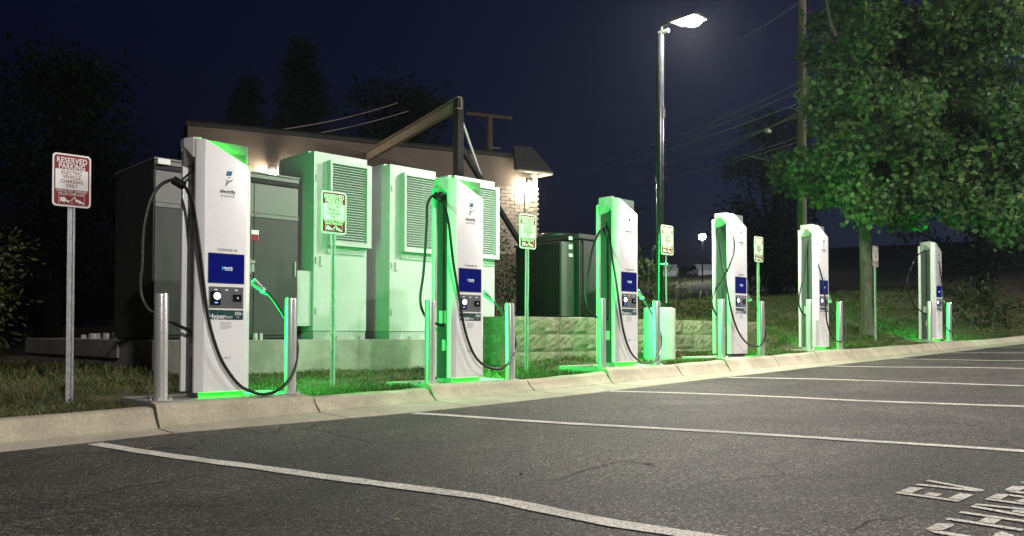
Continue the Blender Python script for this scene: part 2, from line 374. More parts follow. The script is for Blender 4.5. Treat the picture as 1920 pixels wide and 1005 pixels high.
CABLES=[
 ([[0.013,0.13,0.533],[-0.158,0.13,0.614],[-0.288,0.13,0.68],[-0.35,0.13,0.724],[-0.399,0.13,0.834],[-0.405,0.13,0.954],[-0.394,0.13,1.075],[-0.385,0.13,1.367],[-0.336,0.13,1.616],[-0.258,0.13,1.761],[-0.151,0.13,1.83],[-0.096,0.13,1.809],[-0.063,0.06,1.762],[-0.043,-0.04,1.629],[-0.038,-0.1,1.486],[-0.019,-0.125,1.281],[0.002,-0.125,1.12],[0.027,-0.125,0.922],[0.062,-0.125,0.682],[0.116,-0.125,0.469],[0.203,-0.125,0.257],[0.345,-0.125,0.068],[0.457,-0.15,-0.001],[0.574,-0.17,-0.029],[0.712,-0.18,0.013],[0.849,-0.14,0.122],[0.929,-0.08,0.255],[0.96,-0.02,0.452],[0.843,0.04,0.7],[0.754,0.1,0.858]],11,[[0.699,0.14,0.912],[0.614,0.14,0.978]]),
 ([[0.022,0.13,0.575],[-0.156,0.13,0.626],[-0.259,0.13,0.734],[-0.288,0.13,0.883],[-0.25,0.13,1.121],[-0.226,0.13,1.383],[-0.206,0.13,1.687],[-0.2,0.13,1.868],[-0.164,0.13,1.96],[-0.105,0.13,2.002],[-0.053,0.13,1.991],[-0.041,0.06,1.936],[-0.069,-0.04,1.799],[-0.08,-0.1,1.653],[-0.069,-0.125,1.444],[-0.031,-0.125,1.211],[0.052,-0.125,0.845],[0.126,-0.125,0.533],[0.245,-0.125,0.277],[0.376,-0.15,0.143],[0.562,-0.17,0.091],[0.717,-0.17,0.136],[0.892,-0.1,0.25],[0.994,-0.02,0.385],[0.887,0.04,0.661],[0.807,0.1,0.82]],10,[[0.763,0.14,0.878],[0.642,0.14,0.952]]),
 ([[-0.098,0.13,0.572],[-0.312,0.13,0.657],[-0.392,0.13,0.811],[-0.391,0.13,1.017],[-0.332,0.13,1.278],[-0.273,0.13,1.486],[-0.171,0.13,1.677],[-0.073,0.13,1.778],[0.003,0.13,1.756],[0.003,0.06,1.607],[-0.059,-0.04,1.334],[-0.067,-0.1,1.07],[-0.022,-0.125,0.714],[0.059,-0.125,0.403],[0.182,-0.125,0.167],[0.314,-0.15,0.038],[0.504,-0.17,-0.019],[0.698,-0.17,0.031],[0.903,-0.1,0.159],[1.013,-0.02,0.381],[0.873,0.04,0.679],[0.819,0.1,0.821]],8,[[0.799,0.14,0.889],[0.703,0.14,0.968]]),
 ([[-0.105,0.13,0.584],[-0.238,0.13,0.705],[-0.266,0.13,0.853],[-0.153,0.13,1.01],[-0.107,0.02,1.194],[-0.148,-0.11,1.366],[-0.041,-0.12,1.583],[0.027,-0.08,1.778],[0.098,0.02,1.926],[0.088,0.08,1.981],[0.076,0.13,1.976],[-0.079,0.1,1.918],[-0.142,0.08,1.744],[-0.116,0.06,1.47],[-0.108,0.0,1.218],[-0.149,-0.08,0.941],[-0.111,-0.12,0.637],[0.037,-0.13,0.367],[0.234,-0.15,0.185],[0.485,-0.17,0.108],[0.697,-0.17,0.149],[0.915,-0.1,0.277],[1.048,-0.02,0.452],[0.92,0.04,0.696],[0.757,0.05,0.822]],10,[[0.742,0.07,0.866],[0.628,0.07,0.94]]),
 ([[0.045,0.13,0.525],[-0.212,0.13,0.629],[-0.306,0.13,0.804],[-0.244,0.13,1.034],[-0.102,0.13,1.298],[-0.035,0.13,1.686],[0.049,0.13,1.954],[0.131,0.13,2.028],[0.111,0.06,1.895],[0.065,-0.04,1.518],[0.081,-0.1,1.295],[0.146,-0.125,0.972],[0.191,-0.125,0.648],[0.259,-0.125,0.39],[0.411,-0.15,0.16],[0.621,-0.17,0.091],[0.795,-0.17,0.13],[1.017,-0.1,0.263],[1.173,-0.02,0.45],[0.975,0.04,0.668],[0.803,0.05,0.813]],7,[[0.781,0.07,0.853],[0.697,0.07,0.93]]),
 ([[0.042,0.13,0.542],[-0.587,0.13,0.714],[-0.986,0.13,1.002],[-1.066,0.13,1.278],[-0.911,0.13,1.52],[-0.553,0.13,1.82],[-0.181,0.13,1.971],[0.089,0.13,2.02],[0.28,0.06,1.975],[0.316,-0.04,1.787],[0.264,-0.1,1.451],[0.309,-0.125,1.04],[0.294,-0.125,0.627],[0.376,-0.15,0.3],[0.547,-0.17,0.18],[0.785,-0.17,0.206],[1.033,-0.1,0.307],[1.244,-0.02,0.46],[1.133,0.04,0.648],[0.877,0.05,0.817]],7,[[0.902,0.07,0.856],[0.804,0.07,0.953]]),
]
# ------------------------------------------------------------------ ground heights
def zr(x):      # grade along the charger row
    x = max(-60, x)
    if x > 30: return zr(30)+(x-30)*.0297
    if x < -12: return zr(-12)+(x+12)*.02
    return .02464*x+.0000855*x*x
def lot_und(x, y):
    return .010*math.sin(.9*x+.5*y)*math.sin(.7*y-.3*x+1.1)+.006*math.sin(1.7*x-.8*y+.6)
def zlot(x, y):
    w = min(1.0, max(0.0, (-y-1.0)/1.5))
    return zr(x)-.25+lot_und(x, y)*w
KT = [(-40, -.85), (-10, -.26), (-1.27, -.092), (-.45, -.08), (1.0, -.072), (2.33, -.045), (3.8, -.012), (5.11, .043), (6.7, .10), (7.83, .129), (9.3, .178), (10.66, .212), (12.05, .245), (16.2, .335), (17.7, .385), (19.6, .43), (30, .78), (60, 1.7)]
def ztop(x):
    for (a, za), (b, zb) in zip(KT, KT[1:]):
        if x <= b: return za+(zb-za)*(x-a)/(b-a)
    return KT[-1][1]
def sm(a, b, t):
    t = min(1, max(0, (t-a)/(b-a))); return t*t*(3-2*t)
WALLX = (5.52, 12.22)     # retaining wall
def lerp(a, b, t): return a+(b-a)*t
def crest(x): return 1.25+.033*max(0, x-11)+.0012*max(0, x-11)**2
def ground(x, y):
    kt = ztop(x)-.018
    flat = lerp(-.01, .15, sm(4.6, 7.0, x))
    low = lerp(kt, flat, sm(.1, 2.0, y))
    slope = lerp(kt, .74, sm(.25, 2.6, y)) if y < 2.6 else lerp(.74, crest(12.2), sm(2.6, 6.5, y))
    if x < 12.2: z = lerp(low, slope, sm(11.3, 12.2, x)) if y < 1.85 else low
    bank = lerp(kt, crest(x), sm(.15, 6.0, y)) if y < 6 else crest(x)
    if x >= 12.2: z = lerp(slope, bank, sm(12.2, 14.5, x))
    elif x > WALLX[0] and y > 1.85:
        z = lerp(.74, crest(12.2), sm(2.9, 8.0, y)*sm(8.0, 12.0, x))
    if x < 1.0: z += .10*math.exp(-((x-.1)**2/.35+(y-3.6)**2/1.6))
    z += (.018*math.sin(3.1*x+1.7*y)+.014*math.sin(5.3*y-2.2*x))*sm(.2, .9, y)
    z += max(0, y-22)*.035*sm(10, 30, x)
    return z
def grid_mesh(name, xs, ys, fz, mat):
    n = len(xs); v = [(x, y, fz(x, y)) for y in ys for x in xs]
    f = [(j*n+i, j*n+i+1, (j+1)*n+i+1, (j+1)*n+i) for j in range(len(ys)-1) for i in range(n-1)]
    me = bpy.data.meshes.new(name); me.from_pydata(v, [], f); me.materials.append(mat)
    me.polygons.foreach_set('use_smooth', [True]*len(f)); me.update(); return me
def seq(*segs):
    out = []
    for a, b, st in segs:
        n = max(1, round((b-a)/st)); out += [a+(b-a)*k/n for k in range(n)]
    return out+[segs[-1][1]]

o = link('asphalt_lot', grid_mesh('asphalt_lot', seq((-40, -6, 2), (-6, 14, .2), (14, 30, .5), (30, 70, 4)), seq((-70, -14, 3), (-14, -8, .5), (-8, -.33, .16)), zlot, M['asphalt'])); tag(o, kind='structure')
LOT = o
o = link('lawn', grid_mesh('lawn', seq((-40, -6, 2), (-6, 5.51, .2), (5.51, 5.53, .02), (5.53, 12.22, .22), (12.22, 12.24, .02), (12.24, 26, .3), (26, 80, 3)), seq((-.2, 1.84, .13), (1.84, 1.88, .04), (1.88, 7, .2), (7, 14, .7), (14, 40, 3)), ground, M['soil'])); tag(o, kind='structure')
mb = MB(); mb.box(-290, 290, -290, 290, -6.2, -6.0)
tag(mb.build('far_ground', M['dark_hill']), kind='structure')
# far dark rise beyond the lawn
def hill(x, y): return -2+9.6*sm(30, 95, y+.5*x)+1.2*math.sin(.05*x)*math.sin(.06*y)
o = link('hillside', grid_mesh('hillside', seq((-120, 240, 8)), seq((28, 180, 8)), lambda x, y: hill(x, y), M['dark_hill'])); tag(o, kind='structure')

# ------------------------------------------------------------------ kerb and gutter, laid in segments
YG = [(-40, -.62), (-1.3, -.62), (-.4, -.58), (.75, -.79), (1.6, -.90), (2.7, -.94), (4.3, -.91), (6.5, -.80), (10.3, -.76), (13.8, -.80), (18.2, -.74), (70, -.74)]
def yg(x):
    for (a, za), (b, zb) in zip(YG, YG[1:]):
        if x <= b: return za+(zb-za)*(x-a)/(b-a)
    return YG[-1][1]
KERB = tag(empty('kerb'), kind='structure')
GUT = tag(empty('gutter'), kind='structure')
SEGS = [(-9.0, -5.6, -.24, -.175), (-5.6, -2.6, -.175, -.118), (-2.6, -.43, -.118, -.079), (-.42, 1.0, -.052, -.058), (1.01, 2.325, -.072, -.046), (2.335, 3.75, -.008, -.014), (3.76, 5.12, -.016, .040), (5.13, 6.64, .089, .092), (6.65, 7.84, .098, .129), (7.85, 9.30, .160, .172), (9.31, 10.67, .178, .212), (10.68, 12.04, .238, .244), (12.05, 14.1, .248, .290), (14.11, 16.16, .291, .334), (16.17, 17.7, .362, .372), (17.71, 19.9, .378, .42), (19.91, 23, .42, .52), (23.01, 27, .52, .66), (27.01, 32, .66, .84)]
for x0, x1, za, zb in SEGS:
    v = []; f = []; nn = 5; g_ = .006
    for k in range(nn):
        t = k/(nn-1); x = lerp(x0+g_, x1-g_, t); z = lerp(za, zb, t)+.004*math.sin(x*9)
        zj = zr(x)-.222; yo = .008*math.sin(x*2.3)
        prof = [(-.13, z-.25), (-.13, z), (-.235, z-.002), (-.262, z-.010), (-.282, z-.028), (-.292, z-.055), (-.345, zj+.03), (-.375, zj+.004), (-.375, zj-.1)]
        v += [(x, y+yo, zz) for y, zz in prof]
    m = 9
    f = [(k*m+i, k*m+i+1, (k+1)*m+i+1, (k+1)*m+i) for k in range(nn-1) for i in range(m-1)]
    f += [tuple(range(m)), tuple(range((nn-1)*m+m-1, (nn-1)*m-1, -1))]
    b = MB(); b.add(v, f); b.build('kerb_segment', M['kerb'], KERB, smooth=True)
    v = []; f = []
    for k in range(nn):
        t = k/(nn-1); x = lerp(x0+.003, x1-.003, t); zj = zr(x)-.222
        v += [(x-.02, -.36, zj), (x, -.44, zj-.008), (x+.03, yg(x), zr(x)-.246), (x+.03, yg(x), zr(x)-.30)]
    f = [(k*4+i, k*4+i+1, (k+1)*4+i+1, (k+1)*4+i) for k in range(nn-1) for i in range(3)]
    b = MB(); b.add(v, f); b.build('gutter_segment', M['gutter'], GUT)

# ------------------------------------------------------------------ painted bay lines and stencil
def strip(name, pts, w, mat, parent):
    P = [Vector((*q, 0)) for q in pts]; S = []
    for a, b in zip(P, P[1:]):
        n = max(1, int((b-a).length/.12)); S += [a.lerp(b, k/n) for k in range(n)]
    S.append(P[-1]); v = []
    for i, q in enumerate(S):
        d = (S[min(i+1, len(S)-1)]-S[max(i-1, 0)]).normalized(); nrm = Vector((-d.y, d.x, 0))
        ww = w*(1+.06*math.sin(i*1.7)+.05*rng.uniform(-1, 1))
        for s_ in (-1, 1):
            p = q+nrm*s_*ww/2; v.append((p.x, p.y, zlot(p.x, p.y)+.005))
    me = bpy.data.meshes.new(name); me.from_pydata(v, [], [(2*i, 2*i+1, 2*i+3, 2*i+2) for i in range(len(S)-1)])
    me.materials.append(mat); me.update(); return link(name, me, parent)
LINES = [
 [(-1.0, -.72), (-.93, -1.19), (-.77, -2.17), (-.6, -3.11), (-.51, -3.49), (-.43, -3.8), (-.35, -4.12), (-.33, -4.31), (-.32, -4.61), (-.3, -4.87), (-.22, -5.24), (-.1, -6.0), (.1, -7.0)],
 [(1.62, -.96), (1.72, -1.3), (1.92, -2.2), (2.12, -3.13), (2.29, -3.93), (2.44, -4.62), (2.65, -5.36), (2.8, -6.0)],
 [(4.42, -.93), (4.68, -1.7), (4.89, -2.39), (4.99, -2.93), (5.02, -3.5), (5.17, -4.6), (5.4, -5.8)],
 [(7.02, -.84), (7.34, -2.43), (7.69, -3.85), (8.1, -5.7)],
 [(10.03, -.82), (10.45, -3.03), (11.0, -5.7)],
 [(12.64, -.82), (12.94, -2.29), (13.6, -5.6)],
 [(15.5, -.82), (15.9, -2.3), (16.5, -5.5)],
 [(18.3, -.8), (18.7, -2.3), (19.3, -5.5)]]
for L in LINES: strip('bay_line', L, .105, M['paint'], LOT)
# stencilled letters EV / CHARGING, read from the driver's seat: right = +x, up = +y
def stencil(ch, x0, y1, w, h):
    s_ = .037
    G = {'E': [[(0, 0), (s_, 0), (s_, h), (0, h)], [(s_+.012, h-.055), (w, h-.055), (w-.01, h), (s_+.012, h)], [(s_+.012, h/2-.03), (w*.62, h/2-.03), (w*.62, h/2+.025), (s_+.012, h/2+.025)], [(s_+.012, 0), (w, 0), (w, .055), (s_+.012, .055)]],
         'V': [[(0, h), (s_, h), (w/2-.008, .05), (w/2-.05, 0)], [(w-s_, h), (w, h), (w/2+.012, -.004), (w/2-.03, -.004)]],
         'C': [[(.03, h), (w-.03, h), (w, h-.05), (w-.04, h-.06), (.05, h-.05)], [(.02, h-.01), (.045, h-.06), (.045, .06), (.02, .012), (0, .05), (0, h-.05)], [(.03, 0), (w-.03, 0), (w, .05), (w-.04, .06), (.05, .05)]],
         'H': [[(0, 0), (s_, 0), (s_, h), (0, h)], [(w-s_, 0), (w, 0), (w, h), (w-s_, h)], [(s_+.012, h/2-.028), (w-s_-.012, h/2-.028), (w-s_-.012, h/2+.028), (s_+.012, h/2+.028)]],
         'A': [[(0, 0), (s_, 0), (w/2-.006, h), (w/2-.04, h)], [(w-s_, 0), (w, 0), (w/2+.04, h), (w/2+.006, h)], [(w*.36, .07), (w*.64, .07), (w*.61, .12), (w*.39, .12)]],
         'R': [[(0, 0), (s_, 0), (s_, h), (0, h)], [(s_+.012, h-.05), (w-.03, h-.05), (w, h-.04), (w-.03, h), (s_+.012, h)], [(w-s_, h-.055), (w, h-.045), (w, h*.55), (w-s_, h*.5)], [(s_+.012, h*.45), (w-.02, h*.45), (w, h*.53), (s_+.012, h*.62)], [(w*.4, h*.42), (w*.65, h*.42), (w, 0), (w-s_, 0)]],
         'G': [[(.03, h), (w-.03, h), (w, h-.05), (w-.04, h-.06), (.05, h-.05)], [(.02, h-.01), (.045, h-.06), (.045, .06), (.02, .012), (0, .05), (0, h-.05)], [(.03, 0), (w-.03, 0), (w, .05), (.05, .05)], [(w-s_, .06), (w, .06), (w, h*.48), (w-s_, h*.48)], [(w*.5, h*.4), (w-s_-.01, h*.4), (w-s_-.01, h*.5), (w*.5, h*.5)]],
         'I': [[(w/2-s_/2, 0), (w/2+s_/2, 0), (w/2+s_/2, h), (w/2-s_/2, h)]],
         'N': [[(0, 0), (s_, 0), (s_, h), (0, h)], [(w-s_, 0), (w, 0), (w, h), (w-s_, h)], [(s_+.01, h), (s_+.01, h-.08), (w-s_-.01, 0), (w-s_-.01, .08)]]}
    v = []; f = []
    for poly in G[ch]:
        n = len(v)
        for px, py in poly:
            x = x0+px+.03*py/h*0; y = y1-h+py; v.append((x, y, zlot(x, y)+.005))
        f.append(tuple(range(n, n+len(poly))))
    me = bpy.data.meshes.new('stencil_letter'); me.from_pydata(v, [], f); me.materials.append(M['paint']); me.update()
    link('stencil_letter', me, LOT)
for ch, x0 in (('E', .985), ('V', 1.225)): stencil(ch, x0, -5.465, .19 if ch == 'E' else .165, .268)
x0 = .395
for ch in 'CHARGING':
    w = .10 if ch == 'I' else .185
    stencil(ch, x0, -5.80, w, .268); x0 += w+.052
# cracks that wander across the asphalt
CR = [[(-.1, -4.08), (.1, -4.05), (.23, -4.09), (.46, -4.02), (.61, -4.01), (.8, -3.97), (.99, -3.97)], [(1.42, -2.0), (1.45, -2.22), (1.58, -2.53), (1.58, -2.86), (1.6, -3.15), (1.62, -3.42)], [(.8, -3.45), (.78, -3.63), (.83, -3.78), (.85, -3.92), (.88, -4.06), (.82, -4.25), (.86, -4.46)], [(.29, -3.09), (.49, -3.15), (.65, -3.27), (.86, -3.25)], [(.16, -4.84), (.32, -4.86), (.41, -4.91), (.59, -4.9)], [(.1, -5.5), (.22, -5.59), (.45, -5.6), (.57, -5.66), (.68, -5.68), (.74, -5.76)], [(1.75, -3.98), (1.78, -4.2), (1.78, -4.4)], [(-2.1, -2.9), (-1.74, -2.99), (-1.44, -3.13), (-1.26, -3.4), (-.93, -3.48)], [(2.45, -3.19), (2.41, -3.55), (2.67, -3.71), (3.05, -3.67)], [(-.69, -3.74), (-.65, -3.95), (-.56, -4.1)], [(3.1, -1.6), (3.3, -2.2), (3.2, -2.7), (3.5, -3.3)], [(1.1, -2.7), (1.35, -2.9), (1.6, -2.86)]]
for L in CR:
    P = [Vector((*q, 0)) for q in L]; S = []
    for a, b in zip(P, P[1:]):
        n = max(2, int((b-a).length/.03)); S += [a.lerp(b, k/n) for k in range(n)]
    v = []; wob = Vector((0, 0, 0))
    for i, q in enumerate(S):
        wob += Vector((rng.uniform(-1, 1), rng.uniform(-1, 1), 0))*.012; wob *= .9
        d = (S[min(i+1, len(S)-1)]-S[max(i-1, 0)]).normalized(); nrm = Vector((-d.y, d.x, 0)); e = min(i, len(S)-1-i)
        ww = (.0026+.0045*rng.random()**2)*min(1, .2+e/12)
        for s_ in (-1, 1):
            p = q+wob+nrm*s_*ww; v.append((p.x, p.y, zlot(p.x, p.y)+.004))
    me = bpy.data.meshes.new('crack'); me.from_pydata(v, [], [(2*i, 2*i+1, 2*i+3, 2*i+2) for i in range(len(S)-1)]); me.materials.append(M['crack']); me.update(); link('crack', me, LOT)
# dry leaves and litter lying on the asphalt
mb = MB()
for k in range(46):
    x = rng.uniform(-1.5, 14); y = rng.uniform(-5.5, -.5) if k < 30 else rng.uniform(-.9, -.4)
    s_ = rng.uniform(.012, .032); a = rng.uniform(0, 6.3); z = zlot(x, y)+(.012 if y < -1 else .03)
    mb.add([(x+s_*math.cos(a+q)*rng.uniform(.6, 1.2), y+s_*math.sin(a+q)*rng.uniform(.5, 1), z+rng.uniform(-.004, .008)) for q in (0, 1.3, 2.6, 3.9, 5.1)], [(0, 1, 2, 3, 4)])
tag(mb.build('leaf_litter', plain('dry_leaf', (.28, .17, .07), .8, var=.3)), 'small dry leaves and grass clippings scattered on the asphalt', 'leaves', kind='stuff')

# ------------------------------------------------------------------ charger pads
XS = [0, 2.8013, 5.6026, 8.4039, 11.205, 16.8246]
ZN = [.002, .0297, .1407, .2161, .2958, .4287]
for i, x in enumerate(XS):
    mb = MB(); mb.box(-.39, 1.0, -.126, .62, -.30, -.048)
    o = mb.build('charger_pad', M['pad'], None, bevel=.008, loc=(x, 0, ZN[i])); tag(o, kind='structure')

# ------------------------------------------------------------------ the chargers
SW, SD, SH = .50, .29, 2.2
MESH = {}
def part(name, key, mat, parent, fn, bevel=0, smooth=False, loc=None, rot=None, seg=2):
    if key not in MESH:
        mb = MB(); fn(mb); MESH[key] = mb.mesh(name, mat, bevel, seg, smooth)
    return link(name, MESH[key], parent, loc, rot)
def front_shell(mb):
    # plan: bevelled cheeks left and right; top cut on the slant from upper left to lower right
    sec = [(0, .035), (0, 0), (.06, -.06), (.44, -.06), (.50, 0), (.50, .035)]
    def zt(x): return 2.195-max(0, min(1, (x-.045)/.455))*.215
    n = len(sec); v = [(x, y, 0) for x, y in sec]+[(x, y, zt(x)) for x, y in sec]
    mb.add(v, [tuple(range(n)), tuple(range(2*n-1, n-1, -1))]+[(i, n+i, n+(i+1) % n, (i+1) % n) for i in range(n)])
def hood(mb):
    # faceted canopy over the cable side, lower edge a shallow gable
    sec = [(.06, .03), (-.012, .03), (-.068, .095), (-.068, .17), (-.012, .245), (.06, .245)]
    low = [2.03, 2.03, 2.13, 2.13, 1.98, 1.98]
    v = [(x, y, z) for (x, y), z in zip(sec, low)]+[(x, y, 2.215 if x > 0 else 2.21-(.0 if x > -.02 else .012)) for x, y in sec]
    n = 6
    mb.add(v, [tuple(range(n-1, -1, -1)), tuple(range(n, 2*n))]+[(i, (i+1) % n, n+(i+1) % n, n+i) for i in range(n)])
def charger(i):
    no = 6-i
    lab = ['white electric car charger marked CHARGER 06, nearest, with a dark cabinet behind it',
           'white electric car charger marked CHARGER 05, standing before the louvred cabinets',
           'white electric car charger beside the round concrete lamp base, its left side glowing green',
           'white electric car charger whose black cable crosses itself in a figure of eight',
           'white electric car charger in front of the wooden utility pole',
           'farthest white electric car charger, under the maple with its cable looped wide to the left'][i]
    t = thing('ev_charger', lab, 'charger', (XS[i], 0, ZN[i]), 0, 'electric car chargers along the kerb')
    body = part('core_panel', 'core', M['charcoal'], t, lambda m: (m.box(.03, .47, .0355, .245, .0, 2.12)), .004)
    part('inspection_label', 'ilab', M['sticker'], body, lambda m: m.box(.0275, .0305, .085, .15, .30, .42))
    part('side_panel_seam', 'pseam', M['hood_grey'], body, lambda m: m.box(.0268, .031, .075, .205, .60, .74), .002) if i in (1, 4, 5) else None
    sh = part('front_shell', 'front', M['white_paint'], t, front_shell, .006, True)
    part('back_shell', 'backs', M['white_paint'], t, lambda m: m.box(-.012, .532, .2455, .292, .0, 2.12), .008, True)  # right edge widened out of view, blocks green light towards the switchgear
    part('top_panel', 'topp', M['panel_smoke'], t, lambda m: m.box(.004, .488, .0365, .052, 1.90, 2.203), .003)
    part('hood', 'hood', M['hood_grey'], t, hood, .004)
    part('hood_screw', 'hoodsc', M['steel'], t, lambda m: m.lathe([(.012, 0), (.012, .008)], 10, Matrix.Translation((-.068, .132, 2.10)) @ Matrix.Rotation(R(-90), 4, 'Y')))
    # green light bars
    if i != 3:
        def bar(m):
            for a, b in (((.07, 2.186), (.27, 2.0915)), ((.27, 2.0915), (.485, 1.99))):
                m.bar((a[0], -.012, a[1]+.001), (b[0], -.012, b[1]+.001), .02, .012)
        part('top_light_bar', 'ltop', M['led_top'] , t, bar) if i in (0, 1, 5) else part('top_light_bar', 'ltopd', M['led_dim'], t, bar)
    lh = part('light_shield', 'lshield', M['black_metal'], t, lambda m: m.prism([(.4705, .158), (.510, .161), (.5105, .1665), (.5045, .1672), (.4742, .2008), (.4705, .2008)], .09, 2.07))  # unseen shield added to keep the green light off the asphalt
    part('side_light_bar', 'lside' if i not in (3, 4) else 'lsided', M['led_side'] if i not in (3, 4) else M['led_side_dim'], lh, lambda m: m.add([(.4750, .2022, .10), (.5055, .1682, .10), (.5055, .1682, 2.06), (.4750, .2022, 2.06)], [(3, 2, 1, 0)]))
    if i != 3: part('base_light_bar', 'lbase', M['led_base'], t, lambda m: (m.add([(.05, .002, -.0045), (.45, .002, -.0045), (.45, .011, -.0045), (.05, .011, -.0045)], [(3, 2, 1, 0)]), m.add([(.458, .03, -.0045), (.468, .03, -.0045), (.468, .24, -.0045), (.458, .24, -.0045)], [(3, 2, 1, 0)])))
    part('plinth', 'plinth', M['charcoal'] if i == 3 else M['cab_base'], t, lambda m: m.box(.045, .455, .012, .26, -.048, -.0005), .003) if i != 3 else part('plinth', 'plinth_unlit', M['charcoal'], t, lambda m: m.box(.045, .455, .0, .26, -.048, -.0005), .003)  # fourth plinth gets no light: its darkness is put in as charcoal colour
    # front print and fittings (face is the plane y = -.06)
    Y = -.0606
    lg = part('logo_mark', 'logo', M['ink_teal'], sh, lambda m: m.prism([(.252, 1.934), (.301, 1.936), (.288, 1.893), (.239, 1.891)], 0, .0006, Matrix.Translation((0, Y, 0)) @ Matrix.Rotation(R(90), 4, 'X')))
    def sw(m):
        for k in range(7):
            a0 = R(200+k*22); a1 = R(200+(k+1)*22); cx, cz, ro, ri = .268, 1.868, .036, .021+.003*abs(k-3)
            m.prism([(cx+ri*math.cos(a0), cz+ri*.8*math.sin(a0)), (cx+ro*math.cos(a0), cz+ro*.8*math.sin(a0)), (cx+ro*math.cos(a1), cz+ro*.8*math.sin(a1)), (cx+ri*math.cos(a1), cz+ri*.8*math.sin(a1))], 0, .0006, Matrix.Translation((0, Y, 0)) @ Matrix.Rotation(R(90), 4, 'X'))
        m.prism([(.268+.012*math.cos(q), 1.876+.006*math.sin(q)) for q in (0, 1, 2, 3.14, 4.1, 5.1)], 0, .0006, Matrix.Translation((0, Y, 0)) @ Matrix.Rotation(R(90), 4, 'X'))
    part('logo_swoosh', 'swoosh', M['ink_dteal'], sh, sw)
    part('logo_tip', 'logotip', M['ink_green'], sh, lambda m: m.prism([(.244, 1.836), (.272, 1.836), (.236, 1.790)], 0, .0006, Matrix.Translation((0, Y, 0)) @ Matrix.Rotation(R(90), 4, 'X')))
    def tx(key, body, size, mat, par, loc, **k):
        kk = 'T'+key
        if kk not in MESH: MESH[kk] = text_curve(body, size, mat, k.get('bold', 0), align=k.get('align', 'CENTER'))
        o = link('lettering', MESH[kk], par, loc, (R(90), 0, 0)); o.scale = (k.get('sx', 1), 1, 1); return o
    tx('el', 'electrify', .046, M['ink_black'], sh, (.258, Y, 1.752), bold=.028, sx=.94)
    tx('am', 'america', .046, M['ink_grey'], sh, (.258, Y, 1.715), sx=.9)
    tx('no%d' % no, 'CHARGER 0%d' % no, .031, M['ink_black'], sh, (.262, Y, 1.238), bold=.006)
    sc_ = part('screen', 'scr', M['screen'], t, lambda m: m.box(.097, .412, -.0625, -.0602, .952, 1.202))
    part('screen_bezel', 'bez', M['ink_black'], t, lambda m: (m.box(.089, .42, -.0618, -.0603, .944, .9515), m.box(.089, .42, -.0618, -.0603, 1.2025, 1.208), m.box(.089, .0965, -.0618, -.0603, .952, 1.202), m.box(.4125, .42, -.0618, -.0603, .952, 1.202)))
    tx('scr', 'electrify', .026, M['screen_text'], sc_, (.268, -.0631, 1.083), bold=.02)
    tx('scr2', 'america', .022, M['screen_text'], sc_, (.274, -.0631, 1.066))
    part('screen_mark', 'smk', M['screen_teal'], sc_, lambda m: m.box(.214, .221, -.0634, -.0628, 1.062, 1.094))
    rp = part('reader_panel', 'rp', M['panel_grey'], t, lambda m: m.box(.099, .412, -.0625, -.0602, .728, .916), .001)
    part('reader_glass', 'rg', M['panel_black'], rp, lambda m: m.box(.112, .205, -.066, -.0624, .755, .875), .002)
    part('keypad', 'kp', M['panel_black'], rp, lambda m: m.box(.315, .392, -.072, -.0624, .79, .852), .002)
    part('reader_light', 'rl', M['reader_ring'], rp, lambda m: m.lathe([(.030, 0), (.030, .003)], 18, Matrix.Translation((.172, -.066, .835)) @ Matrix.Rotation(R(90), 4, 'X')))
    part('reader_blue_light', 'rlb', M['reader_blue'], rp, lambda m: m.box(.150, .178, -.0685, -.066, .772, .782))
    [part('reader_icon', 'ric%d' % k_, M['sign_white'], rp, lambda m: m.box(q_, q_+.026, -.0634, -.0624, .884, .896), .001) for k_, q_ in enumerate((.148, .245, .335))]
    part('keypad_arrow', 'kar', M['sign_white'], rp, lambda m: m.prism([(.345, .822), (.362, .834), (.362, .810)], .0725, .0731, Matrix.Rotation(R(90), 4, 'X')))
    bn = part('banner', 'bn', M['banner'], t, lambda m: m.box(.103, .413, -.062, -.0602, .630, .714))
    tx('hy', 'Hyper', .060, M['sign_white'], bn, (.175, -.0624, .657), bold=.012)
    tx('fa', '-FAST', .030, M['sign_white'], bn, (.280, -.0624, .650))
    tx('kw', '350', .040, M['sign_white'], bn, (.362, -.0624, .684), bold=.012)
    tx('kw2', 'kW', .018, M['sign_white'], bn, (.398, -.0624, .679))
    tx('kw3', 'DC', .018, M['sign_white'], bn, (.365, -.0624, .652))
    def fine(m):
        for k in range(6): m.box(.205, .205+(.10 if k < 5 else .07), -.0612, -.0603, .604-k*.011, .608-k*.011)
    part('small_print', 'fine', M['ink_grey'], sh, fine)
    part('name_plate', 'npl', M['ink_grey'], sh, lambda m: (m.box(.205, .305, -.0612, -.0603, .302, .305), m.box(.205, .305, -.0612, -.0603, .287, .290), m.box(.255, .275, -.0612, -.0603, .293, .300)))
    # cable in one run: side inlet, clamp under the hood, over the front, round the right post, up to the holster
    pts, k, h = CABLES[i]
    run = [(.03, .13, pts[0][2]+.0)]+pts+[tuple(h[0])]
    cb = MB().tube(spline(run, 7), .0145, 8).build('charging_cable', M['rubber'], t, smooth=True)
    K = Vector(pts[k]); A = Vector(pts[k-1]); B = Vector(pts[k+1])
    d = (B-A).normalized()
    MB().tube([K-d*.055, K-d*.05, K+d*.05, K+d*.055], [.018, .037, .037, .018], 12).build('cable_clamp', M['rubber'], cb, smooth=True)
    MB().bar(K, (.04, .14, min(2.12, K.z+.14)), .016).build('swivel_arm', M['black_metal'], t)
    A = Vector(h[0]); B = Vector(h[1])
